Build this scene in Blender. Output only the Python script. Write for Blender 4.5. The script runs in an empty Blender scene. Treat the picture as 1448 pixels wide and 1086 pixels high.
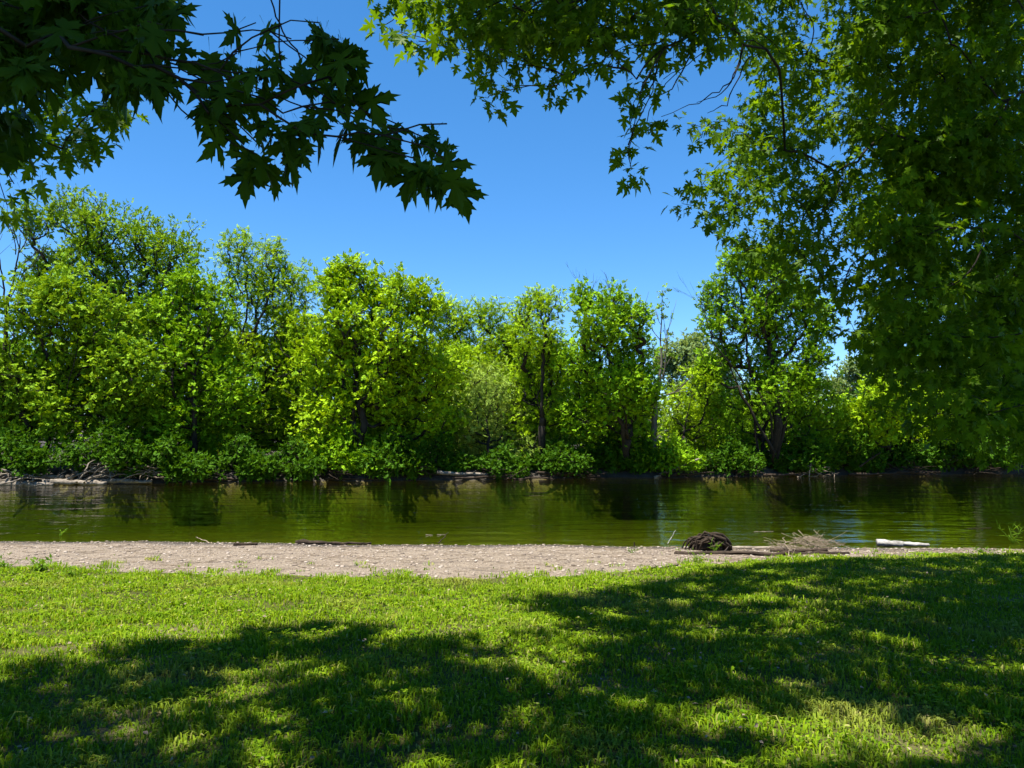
import bpy, math, numpy as np
from mathutils import Vector

rng = np.random.default_rng(11)
C = bpy.context.scene.collection
R = math.radians
F = 1088.0
TILT = math.atan(72 / F)
CT, ST = math.cos(TILT), math.sin(TILT)
CAM_Z = 1.6
WATER = -0.55
SUN_EL, SUN_AZ = R(74), R(48)              # sun behind the viewer, to the left
SUN = np.array([-math.sin(SUN_AZ) * math.cos(SUN_EL), -math.cos(SUN_AZ) * math.cos(SUN_EL), math.sin(SUN_EL)])


def P(px, py, Y):
    """A point of the place seen in direction (px, py) of the photograph at distance Y."""
    u = (px - 724) / F
    v = (543 - py) / F
    s = Y / (CT - v * ST)
    return np.array([u * s, Y, CAM_Z + (ST + v * CT) * s])


def proj(p):
    x, y, z = p[0], p[1], p[2] - CAM_Z
    d = y * CT + z * ST
    if d < 0.05:
        return None
    return 724 + F * x / d, 543 - F * (z * CT - y * ST) / d


# ------------------------------------------------------------------ objects
def tag(o, label=None, cat=None, group=None, kind=None):
    if label: o['label'] = label
    if cat: o['category'] = cat
    if group: o['group'] = group
    if kind: o['kind'] = kind
    return o


def empty(name, loc, label, cat, group=None):
    o = bpy.data.objects.new(name, None)
    o.location = [float(a) for a in loc]
    o.empty_display_size = 0.2
    C.objects.link(o)
    return tag(o, label, cat, group)


def mesh_obj(name, verts, faces, mat, parent=None, smooth=False):
    """verts (N,3); faces: list of (M,k) integer arrays."""
    verts = np.asarray(verts, dtype=np.float32)
    if parent is not None:
        verts = verts - np.array(parent.location, dtype=np.float32)
    me = bpy.data.meshes.new(name)
    me.vertices.add(len(verts))
    me.vertices.foreach_set('co', verts.ravel())
    idx, starts, n = [], [], 0
    for f in faces:
        f = np.asarray(f, dtype=np.int32)
        if len(f) == 0: continue
        k = f.shape[1]
        idx.append(f.ravel())
        starts.append(n + np.arange(len(f), dtype=np.int32) * k)
        n += f.size
    idx = np.concatenate(idx); starts = np.concatenate(starts)
    me.loops.add(len(idx)); me.loops.foreach_set('vertex_index', idx)
    me.polygons.add(len(starts)); me.polygons.foreach_set('loop_start', starts)
    if smooth:
        me.polygons.foreach_set('use_smooth', np.ones(len(starts), dtype=bool))
    me.update(calc_edges=True)
    me.materials.append(mat)
    o = bpy.data.objects.new(name, me)
    C.objects.link(o)
    if parent is not None:
        o.parent = parent
    return o


class Acc:
    """Collects geometry for ONE mesh."""
    def __init__(s): s.v, s.f, s.n = [], {}, 0
    def add(s, v, *fs):
        for f in fs:
            f = np.asarray(f)
            s.f.setdefault(f.shape[1], []).append(f + s.n)
        s.v.append(v); s.n += len(v)
    def build(s, name, mat, parent=None, smooth=False):
        return mesh_obj(name, np.concatenate(s.v), [np.concatenate(f) for f in s.f.values()], mat, parent, smooth)

    def tube(s, pts, rad, n=6, cap=True, rough=0.0):
        pts = np.asarray(pts, float); rad = np.asarray(rad, float)
        t = np.gradient(pts, axis=0)
        t /= np.linalg.norm(t, axis=1)[:, None] + 1e-9
        ref = np.array([0.31, 0.17, 0.93]) if abs(t[0, 2]) < 0.9 else np.array([1, 0.2, 0.1])
        a = np.cross(t, ref); a /= np.linalg.norm(a, axis=1)[:, None] + 1e-9
        b = np.cross(t, a)
        th = np.arange(n) / n * 2 * math.pi
        r = rad[:, None] * (1 + rough * rng.normal(size=(len(pts), n)))
        ring = pts[:, None, :] + r[..., None] * (np.cos(th)[None, :, None] * a[:, None, :] + np.sin(th)[None, :, None] * b[:, None, :])
        k = len(pts)
        i = np.arange(k - 1)[:, None] * n; j = np.arange(n)[None, :]; j2 = (j + 1) % n
        q = np.stack([i + j, i + j2, i + n + j2, i + n + j], -1).reshape(-1, 4)
        v = ring.reshape(-1, 3)
        if cap:
            v = np.concatenate([v, pts[:1], pts[-1:]])
            jj = np.arange(n)
            c0 = np.stack([np.full(n, k * n), (jj + 1) % n, jj], -1)
            c1 = np.stack([np.full(n, k * n + 1), (k - 1) * n + jj, (k - 1) * n + (jj + 1) % n], -1)
            s.add(v, q, np.concatenate([c0, c1]))
        else:
            s.add(v, q)

    def stamp(s, tv, tf, pos, d, up, scale):
        """Copies of a template: its y axis along d, its z axis near up."""
        d = d / (np.linalg.norm(d, axis=1)[:, None] + 1e-9)
        z = up - (up * d).sum(1)[:, None] * d
        z /= np.linalg.norm(z, axis=1)[:, None] + 1e-9
        x = np.cross(d, z)
        M = np.stack([x, d, z], axis=1) * np.asarray(scale)[:, None, None]       # rows
        v = np.einsum('ka,nab->nkb', tv, M) + pos[:, None, :]
        k = len(tv)
        f = (tf[None] + (np.arange(len(pos)) * k)[:, None, None]).reshape(-1, tf.shape[1])
        s.add(v.reshape(-1, 3), f)


def unit(n):
    v = rng.normal(size=(n, 3))
    return v / np.linalg.norm(v, axis=1)[:, None]


# ------------------------------------------------------------------ materials
def nodes(name):
    m = bpy.data.materials.new(name); m.use_nodes = True
    nt = m.node_tree; nt.nodes.clear()
    return m, nt, nt.nodes.new('ShaderNodeOutputMaterial')


def N(nt, t, **kw):
    n = nt.nodes.new('ShaderNode' + t)
    for k, v in kw.items():
        if k in n.inputs.keys(): n.inputs[k].default_value = v
        else: setattr(n, k, v)
    return n


def ramp(nt, fac, stops, interp='LINEAR'):
    n = nt.nodes.new('ShaderNodeValToRGB')
    n.color_ramp.interpolation = interp
    e = n.color_ramp.elements
    while len(e) < len(stops): e.new(0.5)
    for i, (p, c) in enumerate(stops):
        e[i].position = p; e[i].color = (*c, 1) if len(c) == 3 else c
    nt.links.new(fac, n.inputs[0])
    return n.outputs[0]


def mixc(nt, fac, a, b, mode='MIX'):
    n = nt.nodes.new('ShaderNodeMix'); n.data_type = 'RGBA'; n.blend_type = mode
    for s, v in ((0, fac), (6, a), (7, b)):
        if hasattr(v, 'is_output'): nt.links.new(v, n.inputs[s])
        else: n.inputs[s].default_value = v if not isinstance(v, tuple) else (*v, 1)
    return n.outputs[2]


def leaf_mat(name, lo, hi, tr=0.4, rough=0.6, spec=0.06, trgain=1.35, patch=1.2):
    m, nt, out = nodes(name)
    geo = N(nt, 'NewGeometry'); tc = N(nt, 'TexCoord')
    nz = N(nt, 'TexNoise', Scale=patch, Detail=2.0)
    nt.links.new(tc.outputs['Object'], nz.inputs['Vector'])
    mid = tuple((a + b) / 2 for a, b in zip(lo, hi))
    c1 = ramp(nt, geo.outputs['Random Per Island'], [(0, lo), (0.55, mid), (1, hi)])
    c2 = ramp(nt, nz.outputs[0], [(0.35, lo), (0.68, hi)])
    col = mixc(nt, 0.45, c1, c2)
    pr = N(nt, 'BsdfPrincipled', Roughness=rough); pr.inputs['Specular IOR Level'].default_value = spec
    nt.links.new(col, pr.inputs['Base Color'])
    g = tuple(x * trgain for x in (1.25, 1.08, 0.45))
    tcol = mixc(nt, 1.0, col, g, 'MULTIPLY')
    tl = N(nt, 'BsdfTranslucent'); nt.links.new(tcol, tl.inputs[0])
    mx = N(nt, 'MixShader'); mx.inputs[0].default_value = tr
    nt.links.new(pr.outputs[0], mx.inputs[1]); nt.links.new(tl.outputs[0], mx.inputs[2])
    nt.links.new(mx.outputs[0], out.inputs[0])
    return m


def bark_mat(name, a, b, scale=9, stretch=0.25, bump=0.5, rough=0.9):
    m, nt, out = nodes(name)
    tc = N(nt, 'TexCoord'); mp = N(nt, 'Mapping'); mp.inputs['Scale'].default_value = (1, 1, stretch)
    nt.links.new(tc.outputs['Object'], mp.inputs[0])
    nz = N(nt, 'TexNoise', Scale=scale, Detail=5.0, Roughness=0.65)
    nt.links.new(mp.outputs[0], nz.inputs['Vector'])
    pr = N(nt, 'BsdfPrincipled', Roughness=rough); pr.inputs['Specular IOR Level'].default_value = 0.12
    nt.links.new(ramp(nt, nz.outputs[0], [(0.3, a), (0.7, b)]), pr.inputs['Base Color'])
    bp = N(nt, 'Bump', Strength=bump, Distance=0.03)
    nt.links.new(nz.outputs[0], bp.inputs['Height']); nt.links.new(bp.outputs[0], pr.inputs['Normal'])
    nt.links.new(pr.outputs[0], out.inputs[0])
    return m


M = {}
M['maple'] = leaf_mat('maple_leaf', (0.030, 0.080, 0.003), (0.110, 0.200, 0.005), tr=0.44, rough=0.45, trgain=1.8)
M['maple_dark'] = leaf_mat('big_maple_leaf', (0.024, 0.060, 0.004), (0.056, 0.120, 0.006), tr=0.40, rough=0.45, trgain=1.4, patch=3)  # maple leaf colour darkened for the shaded left branch
M['oak'] = leaf_mat('oak_leaf', (0.063, 0.155, 0.006), (0.259, 0.397, 0.011), tr=0.20)
M['green'] = leaf_mat('green_leaf', (0.061, 0.163, 0.005), (0.258, 0.435, 0.008), tr=0.20)
M['lime'] = leaf_mat('lime_leaf', (0.101, 0.217, 0.005), (0.367, 0.529, 0.008), tr=0.20)
M['pale'] = leaf_mat('pale_leaf', (0.136, 0.224, 0.029), (0.319, 0.437, 0.071), tr=0.20)
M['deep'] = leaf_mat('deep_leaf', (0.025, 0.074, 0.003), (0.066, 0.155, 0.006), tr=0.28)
M['distant'] = leaf_mat('haze_tinted_leaf', (0.130, 0.200, 0.070), (0.230, 0.320, 0.120), tr=0.35)  # haze of distance put into the greyer leaf colour
M['weed'] = leaf_mat('weed_leaf', (0.070, 0.150, 0.010), (0.150, 0.270, 0.020), tr=0.35)
M['bark'] = bark_mat('dark_bark', (0.010, 0.008, 0.007), (0.042, 0.035, 0.028))
M['greybark'] = bark_mat('grey_bark', (0.05, 0.044, 0.036), (0.15, 0.135, 0.115))
M['drift'] = bark_mat('driftwood', (0.065, 0.052, 0.040), (0.27, 0.23, 0.185), scale=7, stretch=1)
M['driftdark'] = bark_mat('dark_driftwood', (0.010, 0.007, 0.005), (0.052, 0.037, 0.026), scale=8, stretch=1)  # dark wood tone, partly standing in for shade along the shores
M['drywood'] = bark_mat('dry_twig', (0.11, 0.08, 0.055), (0.30, 0.24, 0.175), scale=12, stretch=1)
M['palelog'] = bark_mat('bleached_wood', (0.10, 0.09, 0.08), (0.36, 0.345, 0.32), scale=6, stretch=1, bump=0.7)


def lawn_mat():
    m, nt, out = nodes('lawn_soil')
    tc = N(nt, 'TexCoord')
    n1 = N(nt, 'TexNoise', Scale=0.55, Detail=4.0); n2 = N(nt, 'TexNoise', Scale=38, Detail=6.0, Roughness=0.7)
    for n in (n1, n2): nt.links.new(tc.outputs['Object'], n.inputs['Vector'])
    a = ramp(nt, n2.outputs[0], [(0.3, (0.022, 0.026, 0.007)), (0.7, (0.090, 0.092, 0.022))])
    b = ramp(nt, n2.outputs[0], [(0.3, (0.075, 0.060, 0.034)), (0.7, (0.20, 0.165, 0.095))])
    f = ramp(nt, n1.outputs[0], [(0.56, (0, 0, 0)), (0.70, (1, 1, 1))])
    pr = N(nt, 'BsdfPrincipled', Roughness=0.95); pr.inputs['Specular IOR Level'].default_value = 0.1
    nt.links.new(mixc(nt, f, a, b), pr.inputs['Base Color'])
    bp = N(nt, 'Bump', Strength=0.8, Distance=0.03)
    nt.links.new(n2.outputs[0], bp.inputs['Height']); nt.links.new(bp.outputs[0], pr.inputs['Normal'])
    nt.links.new(pr.outputs[0], out.inputs[0])
    return m


def sand_mat():
    m, nt, out = nodes('gravelly_sand')
    tc = N(nt, 'TexCoord')
    n1 = N(nt, 'TexNoise', Scale=1.3, Detail=5.0); n2 = N(nt, 'TexNoise', Scale=26, Detail=6.0, Roughness=0.72)
    mp = N(nt, 'Mapping'); mp.inputs['Scale'].default_value = (0.5, 1.5, 1)
    nt.links.new(tc.outputs['Object'], mp.inputs[0])
    n3 = N(nt, 'TexNoise', Scale=2.1, Detail=6.0, Roughness=0.6); nt.links.new(mp.outputs[0], n3.inputs['Vector'])
    vo = N(nt, 'TexVoronoi', Scale=34.0)
    for n in (n1, n2, vo): nt.links.new(tc.outputs['Object'], n.inputs['Vector'])
    a = ramp(nt, n2.outputs[0], [(0.32, (0.085, 0.058, 0.040)), (0.5, (0.235, 0.178, 0.116)), (0.66, (0.41, 0.332, 0.232))])
    pb = ramp(nt, vo.outputs['Color'], [(0.2, (0.13, 0.096, 0.072)), (0.55, (0.25, 0.195, 0.148)), (0.9, (0.40, 0.335, 0.265))])
    c = mixc(nt, 0.4, a, pb)
    f = ramp(nt, n3.outputs[0], [(0.56, (0, 0, 0)), (0.68, (1, 1, 1))])
    c = mixc(nt, f, c, (0.095, 0.068, 0.045))
    # wet rim at the water's edge
    sx = N(nt, 'SeparateXYZ'); nt.links.new(tc.outputs['Object'], sx.inputs[0])
    mr = N(nt, 'MapRange'); mr.inputs[1].default_value = WATER + 0.015; mr.inputs[2].default_value = WATER + 0.05
    nt.links.new(sx.outputs[2], mr.inputs[0])
    c = mixc(nt, mr.outputs[0], (0.045, 0.033, 0.021), c)
    pr = N(nt, 'BsdfPrincipled', Roughness=0.9)
    nt.links.new(c, pr.inputs['Base Color'])
    ad = N(nt, 'Math', operation='MULTIPLY_ADD'); ad.inputs[1].default_value = 0.6
    nt.links.new(vo.outputs['Distance'], ad.inputs[0]); nt.links.new(n2.outputs[0], ad.inputs[2])
    bp = N(nt, 'Bump', Strength=1.0, Distance=0.06)
    nt.links.new(ad.outputs[0], bp.inputs['Height']); nt.links.new(bp.outputs[0], pr.inputs['Normal'])
    nt.links.new(pr.outputs[0], out.inputs[0])
    return m


def mud_mat(name, a, b, scale=3.0):
    m, nt, out = nodes(name)
    tc = N(nt, 'TexCoord'); n2 = N(nt, 'TexNoise', Scale=scale, Detail=7.0, Roughness=0.7)
    nt.links.new(tc.outputs['Object'], n2.inputs['Vector'])
    pr = N(nt, 'BsdfPrincipled', Roughness=0.9)
    nt.links.new(ramp(nt, n2.outputs[0], [(0.3, a), (0.7, b)]), pr.inputs['Base Color'])
    bp = N(nt, 'Bump', Strength=0.8, Distance=0.08)
    nt.links.new(n2.outputs[0], bp.inputs['Height']); nt.links.new(bp.outputs[0], pr.inputs['Normal'])
    nt.links.new(pr.outputs[0], out.inputs[0])
    return m


def water_mat():
    m, nt, out = nodes('river_water')
    tc = N(nt, 'TexCoord')
    def layer(sx, sy, sc, det, rot=0):
        mp = N(nt, 'Mapping'); mp.inputs['Scale'].default_value = (sx, sy, 1); mp.inputs['Rotation'].default_value = (0, 0, rot)
        nt.links.new(tc.outputs['Object'], mp.inputs[0])
        n = N(nt, 'TexNoise', Scale=sc, Detail=det, Roughness=0.55, Distortion=0.3)
        nt.links.new(mp.outputs[0], n.inputs['Vector'])
        return n.outputs[0]
    b1 = N(nt, 'Bump', Strength=1.0, Distance=0.032); nt.links.new(layer(0.5, 1.0, 0.55, 2.0, 0.1), b1.inputs['Height'])
    b2 = N(nt, 'Bump', Strength=1.0, Distance=0.048); nt.links.new(layer(0.38, 1.0, 1.05, 3.0, -0.06), b2.inputs['Height'])
    nt.links.new(b1.outputs[0], b2.inputs['Normal'])
    b3 = N(nt, 'Bump', Strength=1.0, Distance=0.010); nt.links.new(layer(0.4, 1.25, 2.8, 3.0, 0.04), b3.inputs['Height'])
    nt.links.new(b2.outputs[0], b3.inputs['Normal']); b2 = b3
    gl = N(nt, 'BsdfGlossy', Roughness=0.03); nt.links.new(b2.outputs[0], gl.inputs['Normal'])
    tr = N(nt, 'BsdfTransparent'); tr.inputs[0].default_value = (0.93, 0.96, 0.90, 1)
    fr = N(nt, 'Fresnel', IOR=1.333); nt.links.new(b2.outputs[0], fr.inputs['Normal'])
    mx = N(nt, 'MixShader')
    nt.links.new(fr.outputs[0], mx.inputs[0]); nt.links.new(tr.outputs[0], mx.inputs[1]); nt.links.new(gl.outputs[0], mx.inputs[2])
    nt.links.new(mx.outputs[0], out.inputs[0])
    va = N(nt, 'VolumeAbsorption', Density=0.33); va.inputs[0].default_value = (0.52, 0.62, 0.14, 1)
    nt.links.new(va.outputs[0], out.inputs[1])
    return m


def grass_mat():
    m, nt, out = nodes('grass_blade')
    geo = N(nt, 'NewGeometry'); tc = N(nt, 'TexCoord')
    n1 = N(nt, 'TexNoise', Scale=0.7, Detail=4.0); n2 = N(nt, 'TexNoise', Scale=5.5, Detail=3.0)
    for n in (n1, n2): nt.links.new(tc.outputs['Object'], n.inputs['Vector'])
    c = ramp(nt, geo.outputs['Random Per Island'], [(0, (0.045, 0.105, 0.003)), (0.5, (0.120, 0.215, 0.004)), (0.90, (0.245, 0.345, 0.008)), (0.96, (0.34, 0.31, 0.09)), (1, (0.42, 0.36, 0.18))])
    y = ramp(nt, n2.outputs[0], [(0.35, (0.055, 0.130, 0.003)), (0.7, (0.195, 0.280, 0.010))])
    c = mixc(nt, 0.42, c, y)
    f = ramp(nt, n1.outputs[0], [(0.54, (0, 0, 0)), (0.78, (0.7, 0.7, 0.7))])
    c = mixc(nt, f, c, (0.27, 0.24, 0.075))
    pr = N(nt, 'BsdfPrincipled', Roughness=0.65); pr.inputs['Specular IOR Level'].default_value = 0.05
    nt.links.new(c, pr.inputs['Base Color'])
    tl = N(nt, 'BsdfTranslucent'); nt.links.new(mixc(nt, 1.0, c, (1.4, 1.25, 0.5), 'MULTIPLY'), tl.inputs[0])
    mx = N(nt, 'MixShader'); mx.inputs[0].default_value = 0.35
    nt.links.new(pr.outputs[0], mx.inputs[1]); nt.links.new(tl.outputs[0], mx.inputs[2])
    nt.links.new(mx.outputs[0], out.inputs[0])
    return m


def pebble_mat():
    m, nt, out = nodes('pebble_stone')
    geo = N(nt, 'NewGeometry')
    pr = N(nt, 'BsdfPrincipled', Roughness=0.8)
    nt.links.new(ramp(nt, geo.outputs['Random Per Island'], [(0, (0.09, 0.068, 0.05)), (0.4, (0.18, 0.138, 0.105)), (0.8, (0.28, 0.23, 0.185)), (1, (0.33, 0.28, 0.235))]), pr.inputs['Base Color'])
    nt.links.new(pr.outputs[0], out.inputs[0])
    return m


# ------------------------------------------------------------------ terrain
def ysh(x):
    c = np.clip(x, -15, 15)
    return 15.15 - 0.062 * c + 0.10 * np.sin(x * 0.83 + 1) + 0.05 * np.sin(x * 2.3)


def ygr(x):
    return np.interp(x, [-60, -7.4, -4, -0.2, 1.2, 2.8, 5.8, 9.1, 60], [11.6, 11.2, 10.4, 10.0, 10.3, 11.9, 13.2, 13.6, 13.7]) + 0.10 * np.sin(x * 1.7) + 0.06 * np.sin(x * 4.1 + 2)


def yfb(x):
    return 37.7 + 0.2 * np.clip(x, -60, 60) + 0.35 * np.sin(x * 0.45) + 0.2 * np.sin(x * 1.3 + 1)


def zland(x, y):
    s = ysh(x)
    t = np.clip((y - 5) / (s - 5), 0, 1)
    z = WATER * (0.75 * t + 0.25 * t * t)
    bump = 0.018 * np.sin(x * 1.9 + y * 0.7) * np.sin(y * 1.6 - x * 0.4) + 0.012 * np.sin(x * 4.3 + 1.3) * np.sin(y * 5.1)
    return z + bump * np.clip((s - y) / 2.0, 0, 1)


def zbed(x, y):
    d = np.maximum(y - ysh(x), 0); e = yfb(x) - y
    z = WATER - 0.13 * np.minimum(d, 1.5) - 1.9 * (1 - np.exp(-np.maximum(d - 0.3, 0) / 9))
    zb = WATER - 2.2 * np.maximum(e, 0)
    up = WATER + 0.75 * (1 - np.exp(-np.maximum(-e, 0) / 0.9)) + 0.03 * np.maximum(-e, 0)
    return np.where(e > 0, np.maximum(z, zb), up) + np.where(e < -0.3, 0.06 * np.sin(x * 2.1) * np.sin(y * 1.7), 0)


def zany(x, y):
    return np.where(y < ysh(x), zland(x, y), zbed(x, y))


XS = np.unique(np.concatenate([np.linspace(-30, 30, 241), np.linspace(-400, -30, 40), np.linspace(30, 400, 40)]))


def sheet(name, y0, y1, rows, zf, mat, power=1.0):
    t = np.linspace(0, 1, rows) ** power
    a = y0(XS); b = y1(XS)
    X = np.repeat(XS[None, :], rows, 0); Y = a[None] + (b - a)[None] * t[:, None]
    Z = zf(X, Y)
    n = len(XS)
    i = np.arange(rows - 1)[:, None] * n; j = np.arange(n - 1)[None]
    q = np.stack([i + j, i + j + 1, i + n + j + 1, i + n + j], -1).reshape(-1, 4)
    o = mesh_obj(name, np.stack([X, Y, Z], -1).reshape(-1, 3), [q], mat, smooth=True)
    return tag(o, kind='structure')


M['lawn'] = lawn_mat(); M['sand'] = sand_mat(); M['grass'] = grass_mat(); M['pebble'] = pebble_mat()
M['bed'] = mud_mat('river_mud', (0.15, 0.11, 0.04), (0.36, 0.27, 0.10), 2.2)
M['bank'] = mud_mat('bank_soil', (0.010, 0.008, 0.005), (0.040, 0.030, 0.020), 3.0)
M['water'] = water_mat()

lawn = sheet('lawn', lambda x: np.full_like(x, -40.0), ygr, 130, zland, M['lawn'], 0.45)
beach = sheet('sandy_beach', ygr, lambda x: ysh(x) + 0.5, 60, zany, M['sand'])
bed = sheet('riverbed', lambda x: ysh(x) + 0.5, yfb, 70, zbed, M['bed'])
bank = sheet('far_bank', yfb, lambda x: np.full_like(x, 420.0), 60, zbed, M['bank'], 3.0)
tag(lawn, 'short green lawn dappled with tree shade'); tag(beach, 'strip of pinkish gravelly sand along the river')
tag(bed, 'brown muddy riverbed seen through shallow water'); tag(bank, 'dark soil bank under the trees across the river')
wx = np.array([-400, 400.0])
wv = np.array([[-400, 12.0, WATER], [400, 12.0, WATER], [400, 58.0, WATER], [-400, 58.0, WATER]])
water = tag(mesh_obj('water', wv, [np.array([[0, 1, 2, 3]])], M['water']), 'rippled green river water reflecting the trees', kind='structure')

# ------------------------------------------------------------------ leaf templates
def star_leaf():
    h = [(0.10, -0.04), (0.45, -0.06), (0.35, 0.12), (0.20, 0.24), (0.50, 0.33), (0.80, 0.50), (0.58, 0.52), (0.56, 0.68), (0.36, 0.55),
         (0.17, 0.48), (0.25, 0.66), (0.37, 0.86), (0.20, 0.85), (0.15, 1.02)]
    pts = [(0, 0.02)] + h + [(0, 1.34)] + [(-x, y) for x, y in reversed(h)]
    p = np.array([(0, 0.28)] + pts)
    z = -0.16 * (p[:, 0] ** 2 + (p[:, 1] - 0.25) ** 2) + 0.16 * np.abs(p[:, 0])
    v = np.concatenate([np.column_stack([p, z]), [[-0.012, -0.55, 0.16], [0.012, -0.55, 0.16]]])
    n = len(pts)
    f = [[0, 1 + i, 1 + (i + 1) % n] for i in range(n)] + [[1, n + 1, n + 2]]
    return v - np.array([0, -0.5, 0.16]), np.array(f)


def jagged_leaf():
    h = [(0.08, -0.04), (0.30, -0.12), (0.28, -0.03), (0.50, -0.02), (0.36, 0.08), (0.34, 0.15), (0.14, 0.21), (0.34, 0.26), (0.40, 0.20), (0.50, 0.33), (0.66, 0.30), (0.66, 0.42), (0.92, 0.60), (0.68, 0.56), (0.72, 0.70), (0.54, 0.60), (0.46, 0.70), (0.34, 0.53),
         (0.12, 0.47), (0.16, 0.62), (0.27, 0.70), (0.22, 0.78), (0.36, 0.98), (0.18, 0.90), (0.16, 1.05), (0.10, 1.08)]
    pts = [(0, 0.02)] + h + [(0, 1.40)] + [(-x, y) for x, y in reversed(h)]
    p = np.array([(0, 0.28)] + pts)
    z = -0.22 * (p[:, 0] ** 2 + (p[:, 1] - 0.25) ** 2) + 0.20 * np.abs(p[:, 0])
    v = np.concatenate([np.column_stack([p, z]), [[-0.010, -0.55, 0.16], [0.010, -0.55, 0.16]]])
    n = len(pts)
    f = [[0, 1 + i, 1 + (i + 1) % n] for i in range(n)] + [[1, n + 1, n + 2]]
    return v - np.array([0, -0.5, 0.16]), np.array(f)


def plain_star():
    h = [(0.45, 0.0), (0.2, 0.25), (0.75, 0.55), (0.18, 0.55)]
    pts = [(0, 0)] + h + [(0, 1.25)] + [(-x, y) for x, y in reversed(h)]
    p = np.array([(0, 0.3)] + pts); n = len(pts)
    v = np.column_stack([p, -0.15 * (p[:, 0] ** 2 + p[:, 1] ** 2)])
    return v, np.array([[0, 1 + i, 1 + (i + 1) % n] for i in range(n)])


def spray(n, ll, lw, droop, ang, curl=0.1, seed=0):
    """A leafy twig one unit long: n leaves, two triangles each."""
    r = np.random.default_rng(seed)
    V, T = [], []
    for i in range(n):
        t = 0.12 + 0.88 * i / (n - 1)
        side = (-1) ** i
        a = side * ang * (1 - 0.75 * max(0, (t - 0.6) / 0.4)) + r.normal() * 0.18
        if i == n - 1: a = r.normal() * 0.15
        b = np.array([0, t * 0.8, -droop * t * t])
        d = np.array([math.sin(a), math.cos(a), -0.25 - droop * 0.5 + r.normal() * 0.28]); d /= np.linalg.norm(d)
        s = np.cross(d, [r.normal() * 0.35, r.normal() * 0.2, 1]); s /= np.linalg.norm(s)
        L = ll * r.uniform(0.75, 1.15); W = lw * r.uniform(0.8, 1.2)
        k = len(V)
        nrm = np.cross(s, d)
        V += [b, b + d * L * 0.45 + s * W * 0.5 - nrm * curl * W, b + d * L, b + d * L * 0.45 - s * W * 0.5 - nrm * curl * W]
        T += [[k, k + 1, k + 2], [k, k + 2, k + 3]]
    return np.array(V), np.array(T)


SPR = {
    'broad': [spray(8, 0.50, 0.34, 0.15, 1.0, seed=i) for i in range(3)],
    'feather': [spray(12, 0.42, 0.17, 0.25, 1.05, seed=10 + i) for i in range(3)],
    'willow': [spray(10, 0.55, 0.13, 0.55, 0.6, seed=20 + i) for i in range(3)],
    'round': [spray(7, 0.42, 0.40, 0.05, 1.15, seed=30 + i) for i in range(3)],
}
LEAF_V, LEAF_F = star_leaf()
BIG_V, BIG_F = jagged_leaf()
PLAIN_V, PLAIN_F = plain_star()


# ------------------------------------------------------------------ skeleton grown towards its clumps
class Skeleton:
    def __init__(s):
        s.p, s.par, s.tips = [], [], []
    def chain(s, pts, parent=-1):
        for q in pts:
            s.p.append(np.asarray(q, float)); s.par.append(parent); parent = len(s.p) - 1
        return parent
    def limb(s, pts, n=5, jit=0.05):
        """A limb that leaves the nearest existing node."""
        pts = np.asarray(pts, float)
        d = np.linalg.norm(np.array(s.p) - pts[0], axis=1)
        k = int(d.argmin())
        full = np.concatenate([[s.p[k]], pts])
        t = np.linspace(0, len(full) - 1, n * (len(full) - 1) + 1)[1:]
        q = np.stack([np.interp(t, np.arange(len(full)), full[:, c]) for c in range(3)], 1)
        for _ in range(2): q[1:-1] = 0.25 * q[:-2] + 0.5 * q[1:-1] + 0.25 * q[2:]
        q += rng.normal(size=q.shape) * jit * 0.3
        return s.chain(q, k)
    def reach(s, target, root, bend=0.15, up=0.0, n=5):
        A = np.array(s.p)
        d = np.linalg.norm(A - target, axis=1)
        dr = np.linalg.norm(A - root, axis=1)
        ok = dr < np.linalg.norm(target - root) * 0.97
        d = np.where(ok, d, d + 50)
        k = int(d.argmin()); a = A[k]; L = np.linalg.norm(target - a)
        if L < 1e-4: return k
        m = max(3, min(n + 2, int(L / 0.06)))
        t = np.linspace(0, 1, m + 1)[1:, None]
        side = rng.normal(size=3) * bend * L
        q = a + (target - a) * t + side * (t * (1 - t)) * 2 + np.array([0, 0, 1.0]) * up * L * (t * (1 - t)) * 2
        q[:-1] += rng.normal(size=q[:-1].shape) * 0.016 * L
        e = s.chain(q, k); s.tips.append(e)
        return e
    def mesh(s, acc, rtip, rmax, power=0.42, sides=6):
        n = len(s.p); w = np.zeros(n)
        kids = [[] for _ in range(n)]
        for i in range(n):
            if s.par[i] >= 0: kids[s.par[i]].append(i)
        for i in range(n - 1, -1, -1):
            if not kids[i]: w[i] += 1
            if s.par[i] >= 0: w[s.par[i]] += w[i]
        r = np.clip(rtip * w ** power, rtip, rmax)
        done = set()
        for i in range(n):
            for j in kids[i]:
                if j in done: continue
                path = [i, j]; done.add(j)
                while kids[path[-1]]:
                    nx = max(kids[path[-1]], key=lambda c: w[c])
                    if nx in done: break
                    path.append(nx); done.add(nx)
                rr = r[path].copy(); rr[0] = min(rr[0], rr[1] * 1.25)
                acc.tube(np.array([s.p[c] for c in path]), rr, sides if rr[0] > 0.02 else 4, cap=True)


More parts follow.
